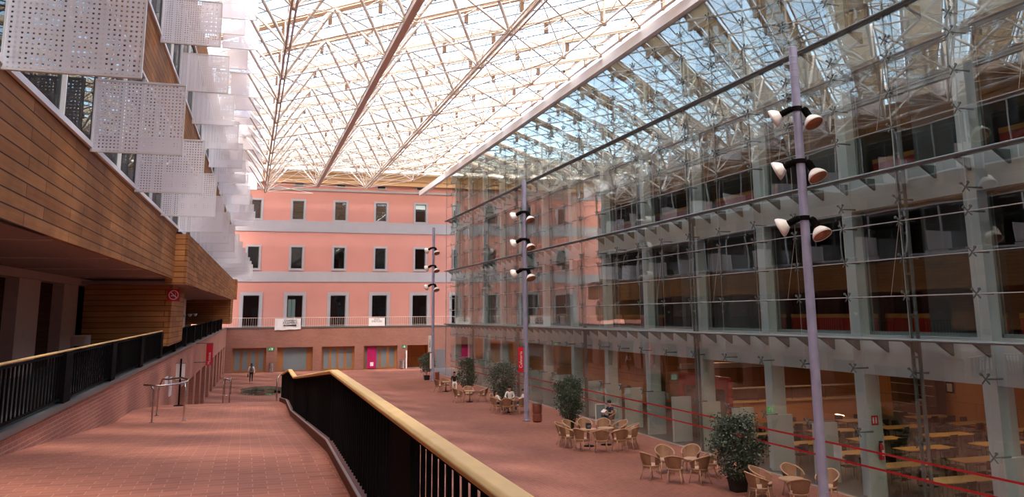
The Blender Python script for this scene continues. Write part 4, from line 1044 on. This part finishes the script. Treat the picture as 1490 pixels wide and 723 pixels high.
tb(14.75, 65.35, 'round table beside the seated woman with white trousers'); tb(14.5, 57.05, 'round table in front of the narrow dark tree'); tb(16.4, 57.35, 'round table left of the bushy middle tree')
tb(15.12, 50.15, 'round table shared by three seated people')

# ------------------------------------------------------------------ potted trees
def tree(x, y, h, wd, n, label, pale=0.5, low=0.16, seed=1, narrow=1.0):
    r = random.Random(seed)
    t = thing('potted_tree', label, 'potted tree', (x, y, 0), 0, 'potted trees in the courtyard')
    ph = 0.42
    MB().prism([(-0.21, 0), (0.21, 0), (0.25, ph), (-0.25, ph)], -0.22, 0.22, 'y').tf
    p = MB(); vs = [(x+sx*a, y+sy*a, z) for (a, z) in ((0.20, 0), (0.25, ph)) for sx, sy in ((-1,-1),(1,-1),(1,1),(-1,1))]
    vs += [(x+sx*0.22, y+sy*0.22, ph) for sx, sy in ((-1,-1),(1,-1),(1,1),(-1,1))] + [(x+sx*0.21, y+sy*0.21, ph-0.06) for sx, sy in ((-1,-1),(1,-1),(1,1),(-1,1))]
    p.add(vs, [(0,3,2,1)] + [(i, (i+1) % 4, (i+1) % 4+4, i+4) for i in range(4)] + [(i+4, (i+1) % 4+4, (i+1) % 4+8, i+8) for i in range(4)] + [(i+8, (i+1) % 4+8, (i+1) % 4+12, i+12) for i in range(4)])
    p.build('pot', M['pot'], t)
    s = MB(); s.add([(x+sx*0.215, y+sy*0.215, ph-0.05) for sx, sy in ((-1,-1),(1,-1),(1,1),(-1,1))], [(0,1,2,3)]); s.build('soil', M['bark'], t)
    tk = MB(); br = []
    tk.tube([(x, y, ph-0.1), (x+0.02, y, h*0.35), (x-0.02, y+0.02, h*0.65), (x, y, h*0.92)], [0.035, 0.03, 0.02, 0.008], 7)
    for k in range(26):
        z0 = r.uniform(0.22, 0.85)*h; a = r.uniform(0, 2*PI); L_ = wd*0.5*r.uniform(0.5, 0.95)*math.sin(PI*min(1, max(0.12, (z0/h-low*0.5)/(1.02-low*0.5))))**0.6
        e = (x+L_*math.cos(a), y+L_*math.sin(a), z0+L_*0.5); tk.tube([(x, y, z0), ((x+e[0])/2, (y+e[1])/2, z0+L_*0.35), e], [0.012, 0.009, 0.004], 5); br.append(e)
    tk.build('trunk', M['bark'], t, smooth=True)
    lv = MB()
    for k in range(n):
        # leaves gather in clumps along the branches
        if r.random() < 0.55:
            e = r.choice(br); c = Vector(e) + Vector((r.gauss(0, 1), r.gauss(0, 1), r.gauss(0, 1)))*0.13*wd/1.4
        else:
            zz = r.uniform(low, 1.0); a = r.uniform(0, 2*PI)
            env = math.sin(PI*min(1, (zz-low+0.06)/(1.10-low)))**0.65
            rr = wd*0.5*env*r.uniform(0.1, 1.0)**0.6*(1+0.18*math.sin(3*a+zz*9))
            c = Vector((x+rr*math.cos(a), y+rr*math.sin(a), zz*h))
        if c.z < 0.40: c.z = 0.42+r.random()*0.2
        L_ = r.uniform(0.075, 0.12)*(1.15 if n < 4000 else 1); d = Vector((r.gauss(0, 1), r.gauss(0, 1), r.gauss(-0.5, 0.6))).normalized()
        u = d.cross(Vector((r.gauss(0, 1), r.gauss(0, 1), r.gauss(0, 1)))).normalized(); nn_ = d.cross(u)
        lv.cm = 1 if r.random() < pale else 0
        lv.add([c, c+d*L_*0.45+u*L_*0.26+nn_*0.006, c+d*L_, c+d*L_*0.45-u*L_*0.26+nn_*0.006], [(0,1,2), (0,2,3)])
    o = lv.build('foliage', [M['leaf'], M['leaf_pale']], t)
    return t
tree(15.55, 25.75, 2.36, 1.6, 7500, 'large potted tree nearest the camera, between two groups of wicker chairs', 0.35, 0.16, 2)
tree(15.95, 42.2, 2.5, 1.45, 5600, 'dark potted tree behind the large ring of wicker chairs', 0.12, 0.16, 3)
tree(16.1, 54.6, 2.6, 2.1, 6200, 'broad silvery potted tree behind the table with three people', 0.55, 0.16, 4)
tree(15.9, 63.3, 2.6, 1.45, 4200, 'narrow dark potted tree right of the seated woman', 0.15, 0.10, 5)
tree(15.75, 77.6, 2.35, 1.5, 2600, 'small potted tree in a black pot left of the farthest lamp post', 0.35, 0.32, 6)
tree(17.3, 66.0, 2.3, 1.0, 1200, 'slim potted tree farthest back beside the glass wall', 0.2, 0.2, 8) if False else None

# ------------------------------------------------------------------ cafeteria furniture behind the glass
def make_ctable():
    t = thing('cafeteria_table', None, 'table')
    MB().box(-1.1, 1.1, -0.42, 0.42, 0.715, 0.745).build('tabletop', M['tabletop'], t, bevel=0.005)
    for sx in (-1, 0, 1):
        for sy in (-1, 1): MB().tube([(sx*1.02, sy*0.36, 0.715), (sx*1.02, sy*0.36, 0)], 0.018, 6).build('leg', M['inox'], t)
    MB().box(-1.02, 1.02, -0.34, -0.30, 0.66, 0.71).box(-1.02, 1.02, 0.30, 0.34, 0.66, 0.71).build('frame', M['steel'], t)
    return t
def make_cchair():
    t = thing('cafeteria_chair', None, 'chair')
    MB().box(-0.20, 0.22, -0.21, 0.21, 0.43, 0.455).build('seat', M['chairblack'], t, bevel=0.01)
    mb = MB(); vs = []
    for i in range(7):
        a = -0.6+1.2*i/6
        for z in (0.58, 0.72, 0.86): vs.append((-0.24+0.06*(1-math.cos(a))*3 - (z-0.58)*0.12, math.sin(a)*0.36, z))
    vs2 = [(v[0]-0.015, v[1], v[2]) for v in vs]; fs = []
    for i in range(6):
        for j in range(2):
            q = (i*3+j, (i+1)*3+j, (i+1)*3+j+1, i*3+j+1); fs += [q, tuple(k+21 for k in reversed(q))]
    mb.add(vs+vs2, fs); mb.build('backrest', M['chairblack'], t)
    for sx in (-1, 1):
        for sy in (-1, 1): MB().tube([(sx*0.17, sy*0.18, 0.44), (sx*0.22, sy*0.21, 0)], 0.011, 5).build('leg', M['chairtube'], t)
    MB().tube([(-0.18, -0.18, 0.44), (-0.26, -0.18, 0.75)], 0.010, 5).tube([(-0.18, 0.18, 0.44), (-0.26, 0.18, 0.75)], 0.010, 5).build('back_frame', M['chairtube'], t)
    return t
ct = make_ctable(); cu_ = [False]; cc = make_cchair(); cs_ = [False]
cols = [(20.75, [21.8, 24.4, 27.0, 29.6, 32.2], 'first'), (24.2, [19.2, 21.8, 24.4, 27.0, 29.6, 32.2, 34.8], 'second'), (27.7, [24.4, 27.0, 29.6, 32.2, 34.8], 'third'), (31.6, [27.0, 29.6, 32.2, 34.8], 'fourth')]
rc = random.Random(5)
for X, ylist, cn in cols:
    for k, y in enumerate(ylist):
        place(ct, cu_, X, y, 0.0, 'yellow topped cafeteria table, %s from the front in the %s row behind the glass' % (ORD[k], cn), 'cafeteria tables')
        for q, (dx, dy, rz) in enumerate(((-0.55, -0.72, PI/2), (0.5, -0.75, PI/2), (-0.5, 0.72, -PI/2), (0.55, 0.74, -PI/2))):
            place(cc, cs_, X+dx+rc.uniform(-.06, .06), y+dy*1.0+rc.uniform(-.04, .04), rz+rc.uniform(-.2, .2),
                  'black chair, %s side of %s table from front, %s cafeteria row' % (('near left', 'near right', 'far left', 'far right')[q], ORD[k], cn), 'black cafeteria chairs')
# counter with shelves farther back
t = thing('service_counter', 'long timber service counter in the cafeteria behind the pillars', 'counter', (24.5, 43.5, 0))
MB().box(22.0, 33.0, 40.8, 41.5, 0, 1.05).build('body', M['orange_x'], t); MB().box(21.9, 33.1, 40.7, 41.6, 1.05, 1.10).build('worktop', M['tabletop'], t)
MB().box(22.0, 33.0, 40.9, 41.3, 1.75, 1.80).build('glass_shelf', M['joint'], t)
for k in range(6): MB().box(22.1+2.1*k, 22.14+2.1*k, 41.1, 41.15, 1.10, 1.75).build('shelf_post', M['inox'], t)
t = thing('back_shelf', 'tall dark shelf unit against the back wall of the cafeteria', 'shelf', (34.0, 38, 0))
MB().box(33.8, 34.4, 36.6, 39.8, 0, 2.5).build('carcass', M['brownwall'], t)
for k in range(4): MB().box(33.72, 33.8, 36.7, 39.7, 0.4+0.5*k, 0.44+0.5*k).build('shelf_board', M['joint'], t)
t = thing('wall_beam', 'pale red beam running below the cafeteria ceiling', 'beam', (25, 33, 3))
MB().box(20.2, 34.4, 38.0, 38.2, 3.05, 3.3).build('fascia', M['joint'], t)
MB().box(20.2, 34.4, 38.2, 38.4, 3.0, 3.05).build('lower_flange', M['brownwall'], t)
for k, (x, z, w_, h_, lb) in enumerate(((34.44, 2.35, 0.9, 0.5, 'white notice high on the orange cafeteria wall, left of two'), (34.44, 2.5, 0.6, 0.35, 'white notice high on the orange cafeteria wall, right of two'))):
    yy = 38.6 if k == 0 else 34.6
    o = MB().box(34.44, 34.47, yy-w_/2, yy+w_/2, z, z+h_).build('wall_notice', M['signwhite']); tag(o, lb, 'notice')
o = MB().box(34.42, 34.47, 36.05, 36.55, 1.6, 2.15).build('picture_frame', [M['steel_black']]); tag(o, 'small black framed picture on the orange cafeteria wall', 'picture')
MB().box(34.41, 34.42, 36.13, 36.47, 1.68, 2.07).build('picture_mount', M['signwhite'], o)
# red doorway frame and glazed lobby between two pillars
t = thing('red_portal', 'red door surround inside the glass wall between two pillars', 'door surround', (20.0, 36, 0))
MB().box(20.3, 20.5, 34.0, 34.3, 0, 2.35).box(20.3, 20.5, 38.2, 38.5, 0, 2.35).box(20.3, 20.5, 34.0, 38.5, 2.35, 2.9).build('surround', M['red'], t)
MB().box(20.35, 20.4, 34.3, 38.2, 0, 2.35).build('glazing', M['doorglass'], t)
t = thing('paper_notice', 'sheet of white paper taped inside the glass wall beside the near fin', 'notice', (18.7, 24.9, 1.1))
MB().box(18.55, 18.56, 24.35, 24.75, 1.05, 1.5).build('sheet', M['signwhite'], t); MB().box(18.545, 18.55, 24.35, 24.75, 1.46, 1.5).build('tape', M['joint'], t)
# ceiling downlights of the cafeteria; row by the orange wall added to brighten it
li = 0
for X in (22.4, 25.8, 29.4, 33.2):
    for y in [18.0+5.13*k for k in range(0, 12)]:
        if X > 23 and y > 44: continue
        t = thing('ceiling_downlight', 'round warm downlight in the cafeteria ceiling', 'ceiling light', (X, y, 4.4), 0, 'cafeteria downlights')
        MB().lathe([(0.0, 4.395), (0.11, 4.395), (0.11, 4.44), (0, 4.44)], 14, (X, y, 0)).build('diffuser', M['lampglow'], t)
        MB().lathe([(0.11, 4.38), (0.15, 4.38), (0.15, 4.44), (0.11, 4.44)], 14, (X, y, 0)).build('ring', M['white'], t)
        if (li % 2 == 0) or X > 33:
            L_ = bpy.data.lights.new('downlight', 'AREA'); L_.shape = 'DISK'; L_.size = 0.5; L_.energy = 45 if X < 23 else (85 if X > 33 else 42); L_.color = (1.0, 0.66, 0.34)
            lo = bpy.data.objects.new('downlight', L_); COL.objects.link(lo); lo.location = (X, y, 4.33)
        li += 1
# ------------------------------------------------------------------ people
def skinmesh(name, verts, edges, radii, mat, parent, root=0, sub=1):
    me = bpy.data.meshes.new(name); me.from_pydata([tuple(v) for v in verts], edges, []); me.materials.append(mat)
    o = bpy.data.objects.new(name, me); COL.objects.link(o); o.parent = parent
    md = o.modifiers.new('skin', 'SKIN'); md.use_smooth_shade = True
    for i, r in enumerate(radii):
        sv = me.skin_vertices[0].data[i]; sv.radius = (r, r) if not isinstance(r, tuple) else r; sv.use_root = (i == root)
    s = o.modifiers.new('subsurf', 'SUBSURF'); s.levels = sub; s.render_levels = sub
    return o
STAND = dict(pel=(0,0,.95), wai=(0,0,1.08), che=(0,0,1.30), nec=(0,0,1.45), hed=(.01,0,1.56), crn=(.0,0,1.66),
             shl=(0,.17,1.39), shr=(0,-.17,1.39), ell=(-.02,.24,1.12), elr=(-.02,-.24,1.12), hal=(.06,.25,.88), har=(.06,-.25,.88),
             hil=(0,.09,.90), hir=(0,-.09,.90), knl=(.03,.10,.50), knr=(.03,-.10,.50), anl=(-.02,.10,.09), anr=(-.02,-.10,.09), tol=(.14,.11,.03), tor=(.14,-.11,.03))
SIT = dict(pel=(-.10,0,.56), wai=(-.13,0,.68), che=(-.13,0,.92), nec=(-.10,0,1.08), hed=(-.07,0,1.19), crn=(-.08,0,1.29),
           shl=(-.12,.17,1.02), shr=(-.12,-.17,1.02), ell=(-.02,.25,.78), elr=(-.02,-.25,.78), hal=(.20,.16,.72), har=(.20,-.16,.72),
           hil=(-.07,.09,.55), hir=(-.07,-.09,.55), knl=(.36,.12,.55), knr=(.36,-.12,.55), anl=(.38,.12,.10), anr=(.38,-.12,.10), tol=(.52,.13,.04), tor=(.52,-.13,.04))
def person(x, y, rz, label, pose, over=None, top='shirt_white', bottom='denim', shoe='shoe', long_hair=False, sleeves='long', z=0, s=1.0):
    J = dict(pose); J.update(over or {}); J = {k: Vector(v)*s for k, v in J.items()}
    t = thing('person', label, 'person', (x, y, z), rz)
    names = ['pel','wai','che','nec','hed','crn','shl','ell','hal','shr','elr','har','hil','knl','anl','tol','hir','knr','anr','tor']
    V = [J[n] for n in names]; ix = {n: i for i, n in enumerate(names)}
    E_ = [('pel','wai'),('wai','che'),('che','nec'),('nec','hed'),('hed','crn'),('che','shl'),('shl','ell'),('ell','hal'),('che','shr'),('shr','elr'),('elr','har'),
          ('pel','hil'),('hil','knl'),('knl','anl'),('anl','tol'),('pel','hir'),('hir','knr'),('knr','anr'),('anr','tor')]
    E_ = [(ix[a], ix[b]) for a, b in E_]
    R_ = dict(pel=(.12,.095), wai=(.11,.085), che=(.125,.09), nec=.05, hed=.088, crn=.07, shl=.058, ell=.038, hal=.027, shr=.058, elr=.038, har=.027,
              hil=.08, knl=.052, anl=.036, tol=.032, hir=.08, knr=.052, anr=.036, tor=.032)
    R2 = [R_[n] for n in names]
    fw = (Vector((1, 0, 0)))
    # nose, chin
    V.append(J['hed']+Vector((.105, 0, .0))*s); E_.append((ix['hed'], len(V)-1)); R2.append(.014)
    for sy in (-1, 1):
        V.append(J['hed']+Vector((-.005, .098*sy, .0))*s); E_.append((ix['hed'], len(V)-1)); R2.append(.014)
    for h, e, sy in (('hal','ell',1), ('har','elr',-1)):
        d = (J[h]-J[e]).normalized(); side = d.cross(Vector((0,0,1)))
        side = side.normalized() if side.length > .2 else Vector((1,0,0))
        up = side.cross(d)
        palm = J[h] + d*.05*s; V.append(palm); pi_ = len(V)-1; E_.append((ix[h], pi_)); R2.append((.036, .018))
        for f, (off, ln) in enumerate(((-.030,.060), (-.010,.072), (.010,.068), (.030,.052))):
            a = palm + side*off + d*.035; b = a + d*ln*.55 - up*.006; c = b + d*ln*.45 - up*.022
            i0 = len(V); V += [a, b, c]; E_ += [(pi_, i0), (i0, i0+1), (i0+1, i0+2)]; R2 += [.0095, .009, .008]
        a = J[h] + side*.042*sy + d*.03; b = a + side*.012*sy + d*.035
        i0 = len(V); V += [a, b]; E_ += [(ix[h], i0), (i0, i0+1)]; R2 += [.011, .009]
    skinmesh('body', V, E_, R2, M['skin'], t, 0, 1)
    # clothes follow the same joints a little wider
    def sub(part, ks, es, grow, mat, fr=None):
        Vs = [J[k] for k in ks]
        if fr:
            for (k, a, b, f) in fr: Vs[ks.index(k)] = J[a].lerp(J[b], f)
        rr = []
        for k in ks:
            r = R_[k]; rr.append(tuple(q+grow for q in r) if isinstance(r, tuple) else r+grow)
        skinmesh(part, Vs, [(ks.index(a), ks.index(b)) for a, b in es], rr, mat, t, 0, 1)
    kk = ['pel','wai','che','nec','shl','ell','hal','shr','elr','har']
    es = [('pel','wai'),('wai','che'),('che','nec'),('che','shl'),('shl','ell'),('che','shr'),('shr','elr')]
    fr = [('nec','che','nec',.75)]
    if sleeves == 'long': es += [('ell','hal'),('elr','har')]; fr += [('hal','ell','hal',.85), ('har','elr','har',.85)]
    else:
        kk = ['pel','wai','che','nec','shl','ell','shr','elr']; fr += [('ell','shl','ell',.7), ('elr','shr','elr',.7)]
    sub('shirt', kk, es, .014, M[top], fr)
    sub('trousers', ['pel','hil','knl','anl','hir','knr','anr'], [('pel','hil'),('hil','knl'),('knl','anl'),('pel','hir'),('hir','knr'),('knr','anr')], .012, M[bottom], [('anl','knl','anl',.93), ('anr','knr','anr',.93)])
    for q in 'lr':
        a, b = J['an'+q], J['to'+q]
        skinmesh('shoe', [a, a.lerp(b, .5)-Vector((0,0,.01)), b], [(0,1),(1,2)], [.046, .044, .038], M[shoe], t, 0, 1)
    h = J['hed']; c = (J['hed']+J['crn'])/2
    mb = MB(); off = t.matrix_basis
    def W(p): return off @ Vector(p)
    rotz = Matrix.Rotation(rz, 3, 'Z')
    mb.ell(W(c+Vector((-.018, 0, .035))*s), (.105*s, .098*s, .098*s), 14, 9, rotz)
    if long_hair: mb.ell(W(c+Vector((-.07, 0, -.09))*s), (.05*s, .085*s, .16*s), 12, 8, rotz)
    mb.build('hair', M['hair'], t, smooth=True)
    mb = MB()
    for sy in (-1, 1): mb.ell(W(h+Vector((.088, .034*sy, .018))*s), (.008, .014, .009), 8, 6, rotz)
    mb.build('eyes', M['ink'], t, smooth=True)
    MB().ell(W(h+Vector((.088, 0, -.045))*s), (.008, .024, .007), 8, 6, rotz).build('mouth', M['copper'], t, smooth=True)
    return t
# walker with back to the camera
WALK = dict(knl=(.14,.09,.52), anl=(.10,.09,.10), tol=(.24,.10,.06), knr=(.02,-.09,.50), anr=(-.22,-.09,.13), tor=(-.10,-.10,.04), ell=(-.06,.25,1.12), hal=(.10,.26,.92), elr=(.0,-.25,1.12), har=(.02,-.25,.86))
w = person(0.66, 79.6, PI/2, 'person walking away across the far brick floor in a white shirt and dark leggings', STAND, WALK, 'shirt_white', 'cloth_black', 'cloth_black', True)
t = thing('backpack', 'small dark backpack on the back of the walking person', 'backpack', (0.66, 79.42, 1.15)); 
MB().ell((0.66, 79.44, 1.24), (0.13, 0.085, 0.19), 14, 10).build('bag', M['grey_cloth'], t, smooth=True)
MB().tube([(0.56, 79.5, 1.38), (0.55, 79.62, 1.44), (0.55, 79.72, 1.32)], 0.014, 6).tube([(0.76, 79.5, 1.38), (0.77, 79.62, 1.44), (0.77, 79.72, 1.32)], 0.014, 6).build('strap', M['grey_cloth'], t, smooth=True)
t = thing('handbag', 'black handbag held at the walking person\'s left side', 'bag', (0.38, 79.65, 0.6))
MB().box(0.34, 0.44, 79.58, 79.82, 0.55, 0.80).build('bag_body', M['cloth_black'], t, bevel=0.02)
MB().tube([(0.39, 79.62, 0.80), (0.39, 79.66, 0.92), (0.39, 79.74, 0.92), (0.39, 79.78, 0.80)], 0.008, 6).build('strap', M['cloth_black'], t)
# seated people
def seated(x, y, rz, label, over=None, chairlabel=None, **kw):
    wk(x, y, rz, chairlabel, 'armchairs people sit in')
    return person(x, y, rz, label, SIT, over, **kw)
seated(15.55, 65.9, -PI/2-0.2, 'woman in a black top and white trousers seated by the narrow dark tree', None, 'wicker armchair under the woman in white trousers', top='cloth_black', bottom='shirt_white', shoe='shirt_white', long_hair=True, s=1.05)
seated(14.42, 49.95, 0.2, 'person in white leaning back at the left of the courtyard table', dict(nec=(-.16,0,1.06), hed=(-.15,0,1.17), crn=(-.18,0,1.27), che=(-.18,0,.90)), 'wicker armchair under the person at the left of the shared table', top='shirt_white', bottom='cloth_black', long_hair=True)
seated(15.45, 50.98, -1.95, 'person in a white shirt upright behind the shared courtyard table', None, 'wicker armchair at the back of the shared table', top='shirt_white', bottom='cloth_black', s=1.08)
seated(15.95, 50.1, PI-0.1, 'person with long dark hair at the right of the shared table, beside the lamp post', None, 'wicker armchair behind the middle lamp post', top='shirt_white', bottom='denim', long_hair=True)
wk(14.8, 49.25, 1.1, 'wicker armchair turned to the shared table, front left', 'armchairs at the shared table'); wk(15.55, 49.3, 2.0, 'wicker armchair turned to the shared table, front right', 'armchairs at the shared table')
man = seated(17.55, 40.9, PI+0.25, 'man in a navy t-shirt reading in a chair beside the glass wall', dict(knr=(.34,-.06,.68), anr=(.40,.22,.50), tor=(.46,.36,.44), hal=(.16,.10,.80), har=(.16,-.10,.80), hed=(-.05,0,1.18), crn=(-.05,0,1.28)), 'wicker armchair under the reading man', top='cloth_navy', bottom='denim', shoe='cloth_black', sleeves='short', s=1.08)
t = thing('newspaper', 'open white paper held by the reading man', 'paper', (17.3, 40.85, 0.9)); c0_ = Vector((17.33, 40.84, 0.93))
MB().add([(17.22, 40.62, 0.90), (17.40, 40.62, 0.98), (17.40, 40.84, 0.95), (17.22, 40.84, 0.87)], [(0,1,2,3)]) 
pm = MB(); pm.add([(17.20, 40.60, 0.90), (17.38, 40.64, 1.02), (17.36, 40.84, 0.99), (17.18, 40.82, 0.87), (17.38, 41.04, 1.02), (17.20, 41.04, 0.90)], [(0,1,2,3), (3,2,4,5)])
o = pm.build('pages', M['signwhite'], t); sd = o.modifiers.new('thickness', 'SOLIDIFY'); sd.thickness = 0.004
MB().tube([(17.18, 40.82, 0.868), (17.36, 40.84, 0.988)], 0.004, 5).build('fold', M['joint'], t)
t = thing('easel_board', 'small white framed board standing behind the reading man', 'board', (18.2, 43.2, 0))
MB().box(17.85, 18.35, 43.2, 43.23, 0.25, 1.0).build('panel', M['frosted'], t); MB().box(17.82, 17.85, 43.19, 43.24, 0, 1.03).box(18.35, 18.38, 43.19, 43.24, 0, 1.03).box(17.82, 18.38, 43.19, 43.24, 1.0, 1.03).build('frame', M['white'], t)
person(27.2, 33.0, -PI/2+0.3, 'person in beige sitting at a far cafeteria table', SIT, None, top='cushion', bottom='denim', long_hair=True)
person(20.35, 27.75, -PI/2, 'person in white sitting at a cafeteria table behind the near lamp post', SIT, None, top='shirt_white', bottom='denim')
